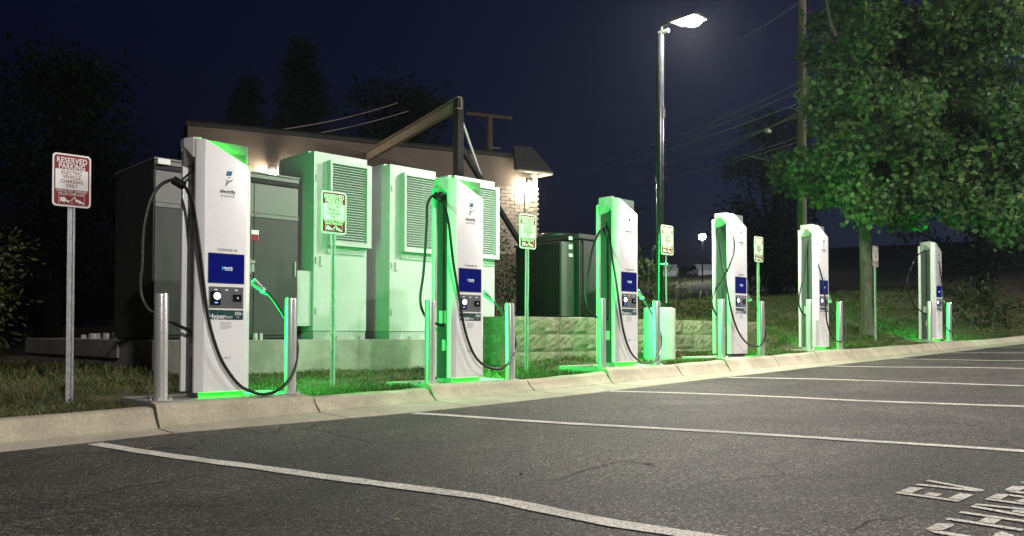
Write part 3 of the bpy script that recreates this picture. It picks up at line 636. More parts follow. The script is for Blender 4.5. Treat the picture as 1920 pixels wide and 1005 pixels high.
    cn = MB().tube([A-(B-A).normalized()*.05, A, A.lerp(B, .25), A.lerp(B, .3), B, B+(B-A).normalized()*.02], [.017, .021, .021, .028, .036, .036], 12).build('connector', M['connector'], cb, smooth=True)
    MB().tube([A-(B-A).normalized()*.012, A+(B-A).normalized()*.012], .029, 12).build('connector_collar', M['hood_grey'], cb)
    hz = B.z
    MB().add([(.47, y_, z_) for y_ in (.09, .19) for z_ in (hz+.10, hz-.14)]+[(.56, y_, z_) for y_ in (.09, .19) for z_ in (hz+.04, hz-.05)], [(0, 1, 5, 4), (2, 6, 7, 3), (4, 5, 7, 6), (0, 4, 6, 2), (1, 3, 7, 5), (0, 2, 3, 1)]).build('connector_holster', M['connector'], t)
    if i == 0: MB().box(.47, .50, .26, .27, .95, 1.05).build('latch', M['steel'], t, bevel=.003)
    return t
for i in range(6): charger(i)

# ------------------------------------------------------------------ steel bollards
def bollard():
    t = empty('bollard')
    MB().lathe([(.055, .010), (.055, .870), (.053, .880)], 28).build('post', M['steel'], t, smooth=True)
    MB().lathe([(.0535, .881), (.050, .889), (.0, .893)], 28, cap=False).build('cap', M['steel'], t, smooth=True)
    MB().prism([(.095*math.cos(a), .095*math.sin(a)) for a in [k*math.pi/12 for k in range(24)]], 0, .010).build('base_plate', M['steel'], t, bevel=.002)
    for k in range(4):
        a = math.pi/4+k*math.pi/2
        MB().lathe([(.011, .010), (.011, .020), (.006, .021), (.006, .030)], 8, Matrix.Translation((.078*math.cos(a), .078*math.sin(a), 0))).build('bolt', M['steel'], t)
    return t
BP = bollard(); first = True
ords = ['the charger standing nearest the camera', 'the charger before the louvred cabinets', 'the charger beside the round lamp base', 'the charger with the crossed cable', 'the charger before the wooden utility pole', 'the farthest charger under the maple']
for i in range(6):
    for side, x, y in (('left', -.29, -.045), ('right', .885, -.045)):
        o = BP if first else copy_tree(BP); first = False
        o.location = (XS[i]+x, y, ZN[i]-.048); o.rotation_euler = (R(rng.uniform(-.6, .6)), R(rng.uniform(-.6, .6)), rng.uniform(-.2, .2))
        tag(o, 'steel bollard just %s of %s' % (side, ords[i]), 'bollard', 'steel bollards guarding the chargers')

# ------------------------------------------------------------------ reserved parking signs
def rrect(w, h, r, n=5, cx=0, cy=0):
    out = []
    for sx_, sy_, a0 in ((1, 1, 0), (-1, 1, 90), (-1, -1, 180), (1, -1, 270)):
        for k in range(n+1):
            a = R(a0+90*k/n); out.append((cx+sx_*(w/2-r)+r*math.cos(a), cy+sy_*(h/2-r)+r*math.sin(a)))
    return out
RX = Matrix.Rotation(R(90), 4, 'X')
def sign(post_h):
    """plate centre at the local origin, facing -y"""
    t = empty('parking_sign')
    pl = MB().prism(rrect(.305, .457, .032), -.0012, .0012, RX).build('sign_plate', M['sign_white'], t, bevel=.0005)
    w = .279
    MB().prism([(-.1395, .094)]+[(.1395, .094)]+[q for q in rrect(w, .43, .024) if q[1] > .11], .0014, .002, RX).build('red_header', M['sign_red'], pl)
    MB().prism([(.1395, -.078)]+[q for q in rrect(w, .43, .024) if q[1] < -.1][::1][:0]+[(.1395, -.191), (.132, -.208), (.115, -.215), (-.115, -.215), (-.132, -.208), (-.1395, -.191), (-.1395, -.078)], .0014, .002, RX).build('red_footer', M['sign_red'], pl)
    for bx in (-.1395, .1290): MB().box(bx, bx+.0105, -.002, -.0014, -.0775, .0935).build('red_border', M['sign_red'], pl)
    def T(b, s_, m_, z, w_, bold=.012):
        text(b, s_, m_, pl, (0, -.0026, z), bold=bold, width=w_, spacing=1.06)
    T('RESERVED', .066, M['sign_white'], .170, .238, .018); T('PARKING', .066, M['sign_white'], .119, .206, .018)
    for k, (b, w_) in enumerate((('ELECTRIC', .163), ('VEHICLE', .142), ('CHARGING', .178), ('ONLY', .09))): T(b, .045, M['sign_red'], .067-k*.0385, w_, .010)
    T('VEHICLES NOT CHARGING', .026, M['sign_white'], -.092, .246, .006); T('WILL BE TOWED AWAY', .026, M['sign_white'], -.116, .215, .006)
    # tow truck hauling a car, in a white outline
    pm = MB(); P_ = lambda poly: pm.prism(poly, .0022, .0028, RX)
    for x0, x1, z0, z1 in ((-.10, .10, -.119, -.1165), (-.10, .10, -.2025, -.2005), (-.102, -.0995, -.2005, -.119), (.0995, .102, -.2005, -.119)): pm.box(x0, x1, -.0028, -.0022, z0, z1)
    P_([(-.093, -.182), (-.02, -.182), (-.02, -.165), (-.04, -.160), (-.055, -.138), (-.09, -.138)])
    P_([(-.02, -.172), (-.013, -.172), (.028, -.128), (.022, -.126)])
    P_([(.02, -.128), (.028, -.128), (.034, -.165), (.028, -.168)])
    P_([(.028, -.150), (.05, -.150), (.07, -.160), (.095, -.176), (.095, -.190), (.03, -.178)])
    P_([(-.01, -.186), (.012, -.186), (.012, -.182), (-.01, -.182)])
    pm.build('tow_pictogram', M['sign_white'], pl, loc=(0, 0, -.010))
    for x, z in ((-.045, -.183), (-.08, -.183), (.075, -.190), (.042, -.181)): MB().prism([(x+.0105*math.cos(q*.7854), z-.010+.0105*math.sin(q*.7854)) for q in range(8)], .0029, .0034, RX).build('pictogram_wheel', M['sign_red'], pl)
    if post_h:
        # U-channel post
        sec = [(-.030, .004), (-.030, .007), (-.018, .007), (-.015, .034), (.015, .034), (.018, .007), (.030, .007), (.030, .004), (.0155, .004), (.0125, .031), (-.0125, .031), (-.0155, .004)]
        MB().prism(sec, -post_h, .20).build('post', M['galv'], t)
        for z in (.17, -.17): MB().lathe([(.008, 0), (.008, .005)], 8, Matrix.Translation((0, -.002, z)) @ RX).build('bolt', M['galv'], t)
    return t
SG = [(-.765, .77, 1.83, 'reserved parking sign on a galvanised post at the left end, before the dark hedge'),
      (1.83, .77, 1.82, 'reserved parking sign in front of the tallest louvred cabinet'),
      (4.77, .77, 1.875, 'reserved parking sign standing below the bright wall light, before the transformer'),
      (7.66, .62, 1.98, 'reserved parking sign strapped to the tall lamp pole'),
      (10.65, .77, 2.065, 'reserved parking sign right of the charger with the crossed cable'),
      (15.66, .77, 2.27, 'farthest reserved parking sign, on the grass bank before the maple trunk')]
base = None
for i, (x, y, z, lab) in enumerate(SG):
    gz = ground(x, y)
    if i == 3:
        o = sign(0)
        for dz in (-.38, .15):
            MB().lathe([(.074, 0), (.074, .02)], 20, Matrix.Translation((0, .1, dz))).build('strap', M['steel'], o)
            MB().box(-.03, .03, .002, .035, dz-.01, dz+.03).build('bracket', M['galv'], o, bevel=.003)
        MB().box(-.022, .0, .012, .02, -1.02, .2).build('backing_strip', M['galv'], o)
    else: o = sign(z-gz+.25)
    o.location = (x, y, z); o.rotation_euler = (R(rng.uniform(-.5, .5)), R(rng.uniform(-.5, .5)), R(rng.uniform(-2.0, 2.0)))
    tag(o, lab, 'sign', 'reserved parking signs along the kerb')
# ------------------------------------------------------------------ equipment plinth with switchgear and power cabinets
t = thing('equipment_plinth', 'long cast concrete plinth carrying the white cabinets', 'plinth', (0, 0, 0))
MB().box(.735, 6.52, 3.0, 8.6, -.35, .438).build('slab', M['wall_conc'], t, bevel=.012)
MB().box(.705, .733, 4.1, 8.6, .20, .43).build('form_ledge', M['wall_conc'], t, bevel=.004)
# conduits stubbed up through the slab
for k, (x, y, r_, h_, lab) in enumerate([(.93, 5.15, .075, .085, 'grey pipe stub on the plinth left of the dark cabinet, nearest its wall'), (.93, 5.75, .08, .08, 'middle grey pipe stub on the plinth left of the dark cabinet'), (.93, 6.25, .04, .06, 'smallest grey pipe stub on the plinth, farthest from the dark cabinet')]):
    o = MB().lathe([(r_, 0), (r_, h_*.8), (r_*.92, h_)], 20).build('pipe_stub', M['hood_grey'], None, smooth=True, loc=(x, y, .438)); tag(o, lab, 'pipe stub', 'pipe stubs at the left end of the plinth')
for x, lab in ((2.06, 'left of two short conduit stubs right of the nearest charger'), (2.14, 'right of two short conduit stubs right of the nearest charger')):
    o = MB().lathe([(.03 if x < 2.1 else .022, 0), (.03 if x < 2.1 else .022, .085)], 14).build('conduit_stub', M['hood_grey'], None, smooth=True, loc=(x, 3.05, .438)); tag(o, lab, 'conduit', 'conduit stubs on the plinth edge')
# switchgear
t = thing('switchgear_cabinet', 'wide dark grey switchgear cabinet standing behind the nearest charger', 'cabinet', (.785, 3.12, .438))
MB().box(0, 1.92, .02, 1.36, .02, 2.17).build('body', M['switch_paint'], t, bevel=.006)
MB().box(.02, 1.9, .04, 1.3, 0, .02).build('skid', M['dark_gap'], t)
MB().box(-.01, 1.93, -.02, 1.40, 2.175, 2.2).build('roof_sheet', M['switch_trim'], t, bevel=.004)
MB().box(0, 1.92, -.004, .0195, 2.12, 2.17).build('roof_drip', M['switch_trim'], t)
MB().box(.0, 1.92, -.001, .0195, 2.06, 2.10).build('vent_gap', M['dark_gap'], t)
for x0, x1 in ((.012, .66), (.672, 1.27), (1.282, 1.91)):
    d = MB().box(x0, x1, -.004, .0195, 1.66, 2.045).build('upper_panel', M['switch_trim'], t, bevel=.004)
    d = MB().box(x0, x1, -.004, .0195, .06, 1.60).build('door', M['switch_paint'], t, bevel=.004)
    MB().box(x1-.05, x1-.03, -.022, -.0045, .85, 1.05).build('door_handle', M['steel'], d, bevel=.004)
    MB().box(x0, x1, -.012, .0195, 1.605, 1.655).build('rail', M['switch_trim'], t)
MB().box(.615, .66, -.0105, -.0045, .06, 2.045).build('hinge_strip', M['switch_trim'], t)
w = MB().box(1.24, 1.34, -.008, -.0045, 1.29, 1.43).build('warning_label', M['sign_white'], t)
MB().box(1.242, 1.338, -.0095, -.0082, 1.29, 1.375).build('red_field', M['sign_red'], w)
MB().box(1.235, 1.275, -.05, -.0045, .99, 1.03).box(1.24, 1.27, -.04, -.0045, .88, .98).build('padlock', M['steel'], t, bevel=.006)
MB().box(.02, .17, -.05, -.021, 2.115, 2.185).build('sensor_box', M['sign_white'], t, bevel=.008)

def cabinet():
    t = empty('power_cabinet')
    wd, dp, ht = .865, 1.02, 2.61
    MB().box(0, wd, 0, dp, .115, ht).build('body', M['cab_paint'], t, bevel=.01)
    MB().box(.015, wd-.015, .18, dp, ht+.001, ht+.03).build('roof_cap', M['cab_paint'], t, bevel=.006)
    MB().box(.012, wd-.012, .012, dp-.01, .0, .113).build('plinth', M['cab_base'], t)
    for x in (.24, .62):
        MB().add([(x-.06, .010, .0), (x+.06, .010, .0), (x, .010, .105), (x-.06, .0115, .0), (x+.06, .0115, .0), (x, .0115, .105)], [(0, 1, 2), (5, 4, 3), (0, 3, 4, 1), (1, 4, 5, 2), (2, 5, 3, 0)]).build('lifting_slot', M['hood_grey'], t)
        MB().lathe([(.012, 0), (.012, .05)], 8, Matrix.Translation((x+.13, -.01, .0))).build('anchor_bolt', M['steel'], t)
    MB().box(.055, .058, -.0012, -.0002, .14, ht-.05).build('door_seam', M['hood_grey'], t)
    for z_ in (.35, 1.05, 2.2): MB().box(.028, .05, -.012, -.0005, z_, z_+.09).build('hinge', M['cab_base'], t, bevel=.003)
    MB().box(.10, .15, -.018, -.0005, 1.02, 1.16).build('door_lock', M['hood_grey'], t, bevel=.004)
    MB().box(.36, .45, -.0015, -.0003, .92, 1.0).build('rating_plate', M['sticker'], t)
    # hung louvre door with its own frame and slats
    x0, x1, z0, z1, y0 = .20, wd+.015, 1.31, 2.50, -.10
    d = MB().box(x0, x0+.035, y0, -.001, z0, z1).box(x1-.08, x1, y0, -.001, z0, z1).box(x0+.0351, x1-.0801, y0, -.001, z1-.045, z1).box(x0+.0351, x1-.0801, y0, -.001, z0, z0+.06).build('louvre_frame', M['cab_paint'], t)
    MB().box(x0+.036, x1-.081, -.02, -.0015, z0+.061, z1-.046).build('louvre_back', M['cab_base'], d)
    n = 30; ph = (z1-z0-.11)/n
    key = 'louv'
    if key not in MESH:
        m = MB(); L = x1-x0-.117
        m.add([(0, 0, 0), (L, 0, 0), (L, .045, ph*.78), (0, .045, ph*.78), (0, .002, -.0035), (L, .002, -.0035), (L, .048, ph*.78-.0035), (0, .048, ph*.78-.0035)], [(0, 1, 2, 3), (7, 6, 5, 4), (0, 4, 5, 1), (3, 2, 6, 7), (0, 3, 7, 4), (1, 5, 6, 2)])
        MESH[key] = m.mesh('slat', M['cab_paint'])
    for k in range(n): link('slat', MESH[key], d, (x0+.036, y0+.012, z0+.062+ph*k+.004))
    # slot and drip below the louvre door
    MB().box(.20, wd-.04, -.022, -.001, 1.20, 1.27).build('drip_tray', M['cab_paint'], t, bevel=.01)
    MB().box(wd+.0005, wd+.012, .2, .9, .3, 2.3).build('side_panel', M['cab_paint'], t, bevel=.004)
    return t
CB = cabinet()
for k, (x, lab) in enumerate(((2.94, 'white louvred power cabinet, first of three, right of the dark switchgear'), (4.205, 'middle white louvred power cabinet, left of the charger marked CHARGER 05'), (5.45, 'white louvred power cabinet mostly hidden behind the charger marked CHARGER 05'))):
    o = CB if k == 0 else copy_tree(CB)
    o.location = (x, 3.12, .438); tag(o, lab, 'cabinet', 'white power cabinets on the plinth')
o = tag(empty('junction_box', (2.66, 3.16, .62)), 'pale junction box on the left side of the first louvred cabinet', 'junction box')
MB().box(0, .275, 0, .42, 0, .76).build('box', M['cab_paint'], o, bevel=.006); MB().box(.02, .25, -.006, -.0005, .03, .73).build('cover', M['cab_paint'], o, bevel=.003)

# ------------------------------------------------------------------ split-face retaining wall
t = thing('retaining_wall', 'low retaining wall of rough split-face blocks behind the third and fourth chargers', 'wall', (0, 0, 0))
def blockmesh(seed, w, h, d):
    rb = random.Random(seed); v = []; nx, nz = 9, 5
    for j in range(nz+1):
        for i in range(nx+1):
            e = i in (0, nx) or j in (0, nz)
            v.append((w*i/nx, -.004-rb.uniform(0, .006) if e else -.012-rb.uniform(0, .024), h*j/nz))
    f = [(j*(nx+1)+i, j*(nx+1)+i+1, (j+1)*(nx+1)+i+1, (j+1)*(nx+1)+i) for j in range(nz) for i in range(nx)]
    n = len(v); v += [(0, d, 0), (w, d, 0), (w, d, h), (0, d, h), (0, -.004, 0), (w, -.004, 0), (w, -.004, h), (0, -.004, h)]
    f += [(n+1, n, n+3, n+2), (n, n+1, n+5, n+4), (n+3, n+7, n+6, n+2), (n, n+4, n+7, n+3), (n+1, n+2, n+6, n+5)]
    me = bpy.data.meshes.new('block'); me.from_pydata(v, [], f); me.materials.append(M['block']); me.update(); return me
BV = [blockmesh(k, .652, .262, .26) for k in range(6)]; BH = [blockmesh(20+k, .326, .262, .26) for k in range(2)]
for c_ in range(4):
    z = -.282+c_*.267; x = WALLX[0]; half = c_ % 2
    while x < WALLX[1]-.1:
        w = .33 if (half and x == WALLX[0]) else .658
        link('block', (BH if w < .4 else BV)[rng.randrange(2 if w < .4 else 6)], t, (x, 1.8+.012*c_+rng.uniform(-.004, .004), z)); x += w
    y = 2.09
    while y < 3.6:
        link('block', BV[rng.randrange(6)], t, (WALLX[0]+.002, y+.658, z), (0, 0, R(-90))); y += .658
MB().box(WALLX[0]+.02, WALLX[1], 1.86, 2.0, -.2, .75).build('core', M['mortar'], t)

# ------------------------------------------------------------------ pad-mounted transformer
t = thing('transformer', 'dark green pad-mounted transformer with cooling fins on the block wall', 'transformer', (7.47, 2.3, .80))
tb = MB().box(0, 1.25, 0, 1.25, .0, 1.32).build('tank', M['trans_green'], t, bevel=.012)
MB().box(-.03, 1.28, -.04, 1.29, 1.325, 1.42).build('lid', M['trans_green'], t, bevel=.012)
MB().lathe([(.34, 0), (.34, .05), (.30, .07)], 24, Matrix.Translation((.30, .75, 1.42))).build('hand_hole_cover', M['trans_green'], t, smooth=True)
MB().box(.05, .60, -.012, -.0005, .06, 1.26).box(.62, 1.2, -.012, -.0005, .06, 1.26).build('cabinet_door', M['trans_green'], t, bevel=.006)
MB().box(.10, .115, -.03, -.0005, .0, 1.32).box(-.002, .03, -.02, -.0005, .0, 1.3).build('corner_angle', M['hood_grey'] if False else M['trans_green'], t)
key = 'fin'
MESH[key] = MB().box(-.30, -.001, 0, .018, .04, 1.24).mesh('cooling_fin', M['trans_green'])
for k in range(22): link('cooling_fin', MESH[key], t, (0, .14+k*.05, 0))
MB().box(-.31, -.001, .095, .135, .02, 1.27).build('radiator_end_plate', M['switch_paint'], t, bevel=.004)
MB().box(-.31, -.25, .14, 1.25, 1.245, 1.28).box(-.31, -.25, .14, 1.25, .0, .035).build('radiator_header', M['trans_green'], t)
for z, s_ in ((1.335, .06), (1.19, .08), (1.05, .055)):
    MB().box(-.14, -.05, .085, .093, z-s_*.5, z+s_*.5).build('warning_label', M['sticker'], t)
o = MB().box(7.1, 8.9, 2.15, 3.75, .60, .80).build('transformer_pad', M['pad'], None, bevel=.01); tag(o, 'flat concrete pad under the dark green transformer', 'pad')

# ------------------------------------------------------------------ street lamps of the car park
def street_lamp(h, lens, arm=.5, base_h=.9, tilt=0.0, rz=0.0, lx=.36, ly=.26, drop=False):
    t = empty('street_lamp')
    MB().lathe([(.245, -.6), (.245, base_h-.03), (.238, base_h-.008), (.22, base_h)], 40).build('base', M['cyl_conc'], t, smooth=True)
    MB().lathe([(.062, base_h), (.060, h)], 20).build('pole', M['bronze_pole'], t, smooth=True)
    MB().box(-.13, .13, -.13, .13, base_h+.001, base_h+.09).build('base_cover', M['bronze_pole'], t, bevel=.02)
    MB().box(-.035, .035, -.075, -.0605, h*.74, h*.74+.16).build('hand_hole', M['bronze_pole'], t, bevel=.004)
    MB().box(-.03, .03, -.16, .03, h+.001, h+.05).build('bracket', M['pole_bracket'], t, bevel=.008)
    hd = empty('lamp_head', (0, -arm, h+.06), 0, t); hd.rotation_euler = (R(-tilt), 0, 0)
    MB().bar((0, arm-.02, .075), (0, .0, .075), .035).bar((0, arm-.02, -.06), (0, arm-.02, .056), .035).build('arm', M['lamp_body'], hd)
    MB().box(-.18, .18, -.26, .22, .012, .06).build('housing', M['lamp_body'], hd, bevel=.015)
    if drop:      # lens bulged into a bowl so its glare also shows sideways
        MB().lathe([(.04, -.066), (.10, -.054), (.128, -.028), (.135, .011)], 14, Matrix.Translation((0, -.09, 0))).build('lens', lens, hd, smooth=True)
    else: MB().add([(-lx/2, -.09-ly/2, .005), (lx/2, -.09-ly/2, .005), (lx/2, -.09+ly/2, .005), (-lx/2, -.09+ly/2, .005)], [(3, 2, 1, 0)]).build('lens', lens, hd)
    t.rotation_euler = (0, 0, rz)
    return t
PG = ground(7.65, .76)
o = street_lamp(5.21-PG+.02, M['lamp_white'], base_h=.95-PG, tilt=0, drop=True); o.location = (7.65, .77, PG-.02); o.rotation_euler = (R(.9), R(-.6), 0)
tag(o, 'tall dark lamp pole with a glaring white lamp, on a round concrete base', 'street lamp', 'car park lamps')
for x, y, h, lens, lab in ((14.0, -12.5, 9.0, M['lamp_far_right'], 'tall car park lamp out in the bays to the right'), (31.0, -12.5, 9.0, M['lamp_far_left'], 'tall car park lamp at the far end of the bays'), (-4.2, -18.5, 8.6, M['lamp_near'], 'tall car park lamp standing behind the nearest bays')):
    o = street_lamp(h, lens, tilt=52, rz=math.atan2(-((4.0 if x < 0 else x*.45-2.5)-x), (1-y))+math.pi); o.location = (x, y, zlot(x, y)); tag(o, lab, 'street lamp', 'car park lamps')

# ------------------------------------------------------------------ low brick building with an awning
U = Vector((.946, -.324, 0)).normalized(); BO = Vector((7.95, 9.41, 0))
ang = math.atan2(U.y, U.x)
t = thing('brick_building', 'low brick building behind the cabinets, its right corner lit by a wall light', 'building', BO, ang)
# local: x along the wall, y into the building
MB().box(-3.94, 3.30, .0, 9.0, -.6, 5.02).box(3.30, 4.36, .03, 9.0, -.6, 5.02).build('wall', M['brickwall'], t)
MB().box(-3.98, 4.50, -.06, 9.05, 5.022, 5.10).build('roof_edge', M['black_metal'], t)
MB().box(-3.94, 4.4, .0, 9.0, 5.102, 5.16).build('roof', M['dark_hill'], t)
bm_ = MB().box(0, .248, -.022, .0295, 0, .082).mesh('brick', M['brick'], .005, 1)
bq = MB().box(0, .128, -.05, .0295, 0, .058).mesh('brick', M['brick'], .004, 1)
for row in range(19):
    z = 2.55+row*.091; x = 3.315-(.129 if row % 2 else 0)
    while x < 4.08:
        L = .248
        if x < 3.30: o = link('brick', bm_, t, (3.303, 0, z)); o.scale = ((x+.248-3.303)/.248, 1, 1)
        elif x+L > 4.10: o = link('brick', bm_, t, (x, 0, z)); o.scale = ((4.10-x)/.248, 1, 1)
        else: link('brick', bm_, t, (x, rng.uniform(-.004, .004), z))
        x += .258
for row in range(28):
    z = 2.55+row*.065
    for q in range(3):
        x = 4.108+q*.133-(.04 if row % 2 else 0)*(q > 0)
        link('brick', bq, t, (x, rng.uniform(-.003, .003), z))
MB().box(4.10, 4.50, .0295, 9.0, -.6, 5.02).build('pilaster', M['mortar'], t)
aw = MB()
# awning: a shed roof wrapping the right corner
aw.add([(3.80, -.05, 5.32), (4.32, -.05, 5.33), (4.70, -.42, 4.69), (3.70, -.42, 4.69), (3.80, -.03, 4.72), (4.52, -.03, 4.72), (4.70, -.42, 4.63), (3.70, -.42, 4.63)], [(0, 3, 2, 1), (3, 7, 6, 2), (4, 5, 6, 7), (0, 4, 7, 3), (1, 2, 6, 5), (0, 1, 5, 4)])
an = aw.build('awning', M['awning'], t)
MB().bar((3.72, -.432, 4.62), (4.71, -.432, 4.62), .02, .05).bar((4.712, -.42, 4.62), (4.53, .1, 4.62), .02, .07).build('fascia', M['fascia'], an)
# wall lights
for s_, z, lab in ((4.20, 4.36, 'glaring warm wall light under the awning at the building corner'), (-2.17, 4.13, 'small warm wall light on the building between the switchgear and the first louvred cabinet')):
    q = BO+U*s_; o = tag(empty('wall_light', (q.x, q.y, z), ang), lab, 'wall light', 'wall lights on the brick building')
    MB().box(-.09, .09, -.14, -.052, .0, .16).build('housing', M['lamp_body'], o, bevel=.02)
    MB().box(-.085, .085, -.17, -.055, -.06, -.002).build('lens', M['sconce_warm'], o, bevel=.01)
    MB().box(-.03, .03, -.052, .03, .04, .12).build('mount', M['lamp_body'], o)

# ------------------------------------------------------------------ steel beam on a post, tied back to the building
t = thing('steel_gantry', 'dark steel post carrying a long channel beam back to the building roof', 'gantry', (7.25, 5.2, .7))
MB().box(-.075, .075, -.075, .075, 0, 4.36).build('post', M['black_metal'], t, bevel=.006)
a = Vector((.03, -.10, 4.26)); b = Vector((.72, 4.19, 3.97))
d = (b-a).normalized(); n_ = Vector((d.y, -d.x, 0)).normalized()
M['beam'] = plain('weathered_channel_steel', (.16, .13, .10), .5, metal=.2, var=.2)
cbm = MB(); cbm.bar(a-n_*.03, b-n_*.03, .02, .21); cbm.bar(a+Vector((0, 0, .11))-n_*.075, b+Vector((0, 0, .11))-n_*.075, .10, .018); cbm.bar(a-Vector((0, 0, .11))-n_*.075, b-Vector((0, 0, .11))-n_*.075, .10, .018)
cbm.build('channel_beam', M['beam'], t)
for s_ in (.35, .45): MB().lathe([(.022, 0), (.022, .02)], 8, Matrix.Translation(a+d*s_-n_*.05) @ Matrix.Rotation(R(-90), 4, 'Y')).build('bolt', M['steel'], t)
MB().bar((-.02, .05, 3.85), (-.02, .05, 4.1), .03, .02).build('clevis', M['hood_grey'], t)
MB().bar((.06, 0, 3.43), (2.62, -.1, .55), .085, .085).build('brace', M['black_metal'], t)
MB().bar((.06, .02, 4.05), (.58, 0, 2.95), .035, .035).build('tie_rod', M['hood_grey'], t)

# ------------------------------------------------------------------ utility poles and cables
o = thing('utility_pole', 'tall wooden utility pole rising behind the charger before the maple', 'utility pole', (21.49, 5.5, 1.2))
MB().tube([(0, 0, -1), (.0, 0, 4), (.12, -.03, 12.5)], [.165, .15, .12], 14).build('pole', M['wood'], o, smooth=True)
MB().bar((-1.2, .5, 10.6), (1.2, -.5, 10.7), .1, .12).build('crossarm', M['wood'], o)
o2 = thing('utility_pole', 'distant wooden utility pole with a crossarm above the building roof', 'utility pole', (22.3, 21.1, 1.5))
MB().tube([(0, 0, -1), (0, 0, 9.05)], [.19, .15], 14).build('pole', M['wood'], o2, smooth=True)
MB().bar((-.75, .72, 9.18), (.75, -.72, 8.95), .13, .15).build('crossarm', M['wood'], o2)
MB().bar((-.42, .3, 8.95), (0, -.1, 8.5), .03, .03).build('arm_brace', M['wood'], o2)
MB().bar((.1, -.1, 7.6), (.42, -.3, 7.6), .04, .04).build('insulator_pin', M['hood_grey'], o2)
def wire(lab, a, b, sag, r=.012):
    a = Vector(a); b = Vector(b); pts = [a.lerp(b, k/24)-Vector((0, 0, sag*4*(k/24)*(1-k/24))) for k in range(25)]
    tag(MB().tube(pts, r, 5).build('overhead_cable', M['wire'], None, smooth=True), lab, 'cable', 'overhead cables')
for lab, a, b, sag in (
  ('highest overhead cable meeting the wooden pole from the left', (21.4, 5.5, 8.45), (27.64, 18.85, 9.03), .25),
  ('second overhead cable from the top on the wooden pole', (21.3, 5.5, 8.18), (27.64, 18.85, 8.87), .25),
  ('third overhead cable from the top on the wooden pole', (21.3, 5.6, 7.75), (25.98, 20.46, 8.02), .2),
  ('thin overhead cable crossing below the third one', (21.3, 5.6, 7.36), (28.5, 18.06, 8.41), .15),
  ('slack overhead cable in the middle of the bundle', (21.3, 5.6, 7.45), (28.96, 17.61, 8.41), .3),
  ('lower overhead cable of the bundle, just above the lowest', (21.4, 5.5, 6.60), (28.79, 17.81, 7.69), .1),
  ('lowest overhead cable, passing the pale splice box', (21.4, 5.5, 6.75), (29.9, 16.73, 8.21), .1),
  ('single overhead cable high at the right, reaching the pole top', (21.36, 5.43, 11.0), (32.21, 14.3, 14.79), .1),
  ('upper of two service cables sagging above the building roof', (8.4, 17.6, 6.75), (16.8, 20.6, 10.0), .2),
  ('lower of two service cables sagging above the building roof', (7.6, 18.4, 6.35), (17.2, 20.4, 9.7), .25)):
    wire(lab, a, b, sag, .017)
o = MB().box(-.14, .14, -.06, .06, -.06, .06).build('splice_box', M['sticker'], None, bevel=.02, loc=(20.9, 6.3, 6.98)); tag(o, 'pale splice box hanging on the overhead cables left of the maple', 'splice box')

# ------------------------------------------------------------------ foliage
LEAF5 = [(0, -.06), (.10, .0), (.36, -.10), (.30, .10), (.50, .30), (.26, .34), (.20, .56), (.06, .46), (0, .78), (-.06, .46), (-.20, .56), (-.26, .34), (-.50, .30), (-.30, .10), (-.36, -.10), (-.10, .0)]
LEAF1 = [(0, 0), (.20, .25), (.18, .6), (0, 1.0), (-.18, .6), (-.20, .25)]
BLADE = [(0, 0), (.10, .3), (0, 1.0), (-.10, .3)]
def leaf_cloud(name, pts, sizes, shape, mat, parent, droop=.5, out=None, seed=1):
    """one mesh of leaf-sized faces; pts (n,3); out = outward directions (n,3)"""
    g_ = np.random.default_rng(seed); n = len(pts); S = np.array(shape); m = len(S)
    d = g_.normal(size=(n, 3))
    if out is not None: d = d*.75+out*1.0
    d[:, 2] -= droop; d /= np.linalg.norm(d, axis=1)[:, None]              # along the leaf
    q = g_.normal(size=(n, 3)); q[:, 2] += .9
    x = np.cross(d, q); x /= np.linalg.norm(x, axis=1)[:, None]+1e-9
    nn = np.cross(x, d)
    cup = g_.uniform(-.25, .25, n)
    V = pts[:, None, :]+sizes[:, None, None]*(x[:, None, :]*S[None, :, 0, None]+d[:, None, :]*S[None, :, 1, None]+nn[:, None, :]*(cup[:, None]*np.abs(S[None, :, 0]))[:, :, None])
    me = bpy.data.meshes.new(name); me.vertices.add(n*m); me.vertices.foreach_set('co', V.reshape(-1).astype(np.float32))
    me.loops.add(n*m); me.loops.foreach_set('vertex_index', np.arange(n*m, dtype=np.int32))
    me.polygons.add(n); me.polygons.foreach_set('loop_start', np.arange(0, n*m, m, dtype=np.int32))
    me.materials.append(mat); me.update(calc_edges=True); me.validate()
    return link(name, me, parent)
def limb(mb, a, b, ra, rb, wob=.12):
    a = Vector(a); b = Vector(b); L = (b-a).length; pts = []; rad = []
    o1 = Vector((rng.uniform(-1, 1), rng.uniform(-1, 1), rng.uniform(-.4, .6)))*wob*L
    for k in range(7):
        t = k/6; pts.append(a.lerp(b, t)+o1*math.sin(math.pi*t)); rad.append(lerp(ra, rb, t))
    mb.tube(pts, rad, 8); return pts
def crown_points(blobs, per, seed, shell=.55):
    """clumps: (centre, radii) -> small leaf clusters spread in the outer part of every clump"""
    g_ = np.random.default_rng(seed); P = []; O = []; c0 = np.mean([b[0] for b in blobs], axis=0)
    for c, r in blobs:
        n = int(per*(r[0]*r[1]*r[2])**(2/3))
        u = g_.normal(size=(n, 3)); u /= np.linalg.norm(u, axis=1)[:, None]
        s_ = g_.uniform(shell, 1.05, n)[:, None]
        p = np.array(c)+u*np.array(r)*s_
        P.append(p); o_ = u*.6+(p-c0)/(np.linalg.norm(p-c0, axis=1)[:, None]+1e-6)*.5; O.append(o_)
    return np.concatenate(P), np.concatenate(O)
def cluster(P, O, k, spread, seed):
    g_ = np.random.default_rng(seed); n = len(P)
    pts = np.repeat(P, k, 0)+g_.normal(size=(n*k, 3))*spread; return pts, np.repeat(O, k, 0)

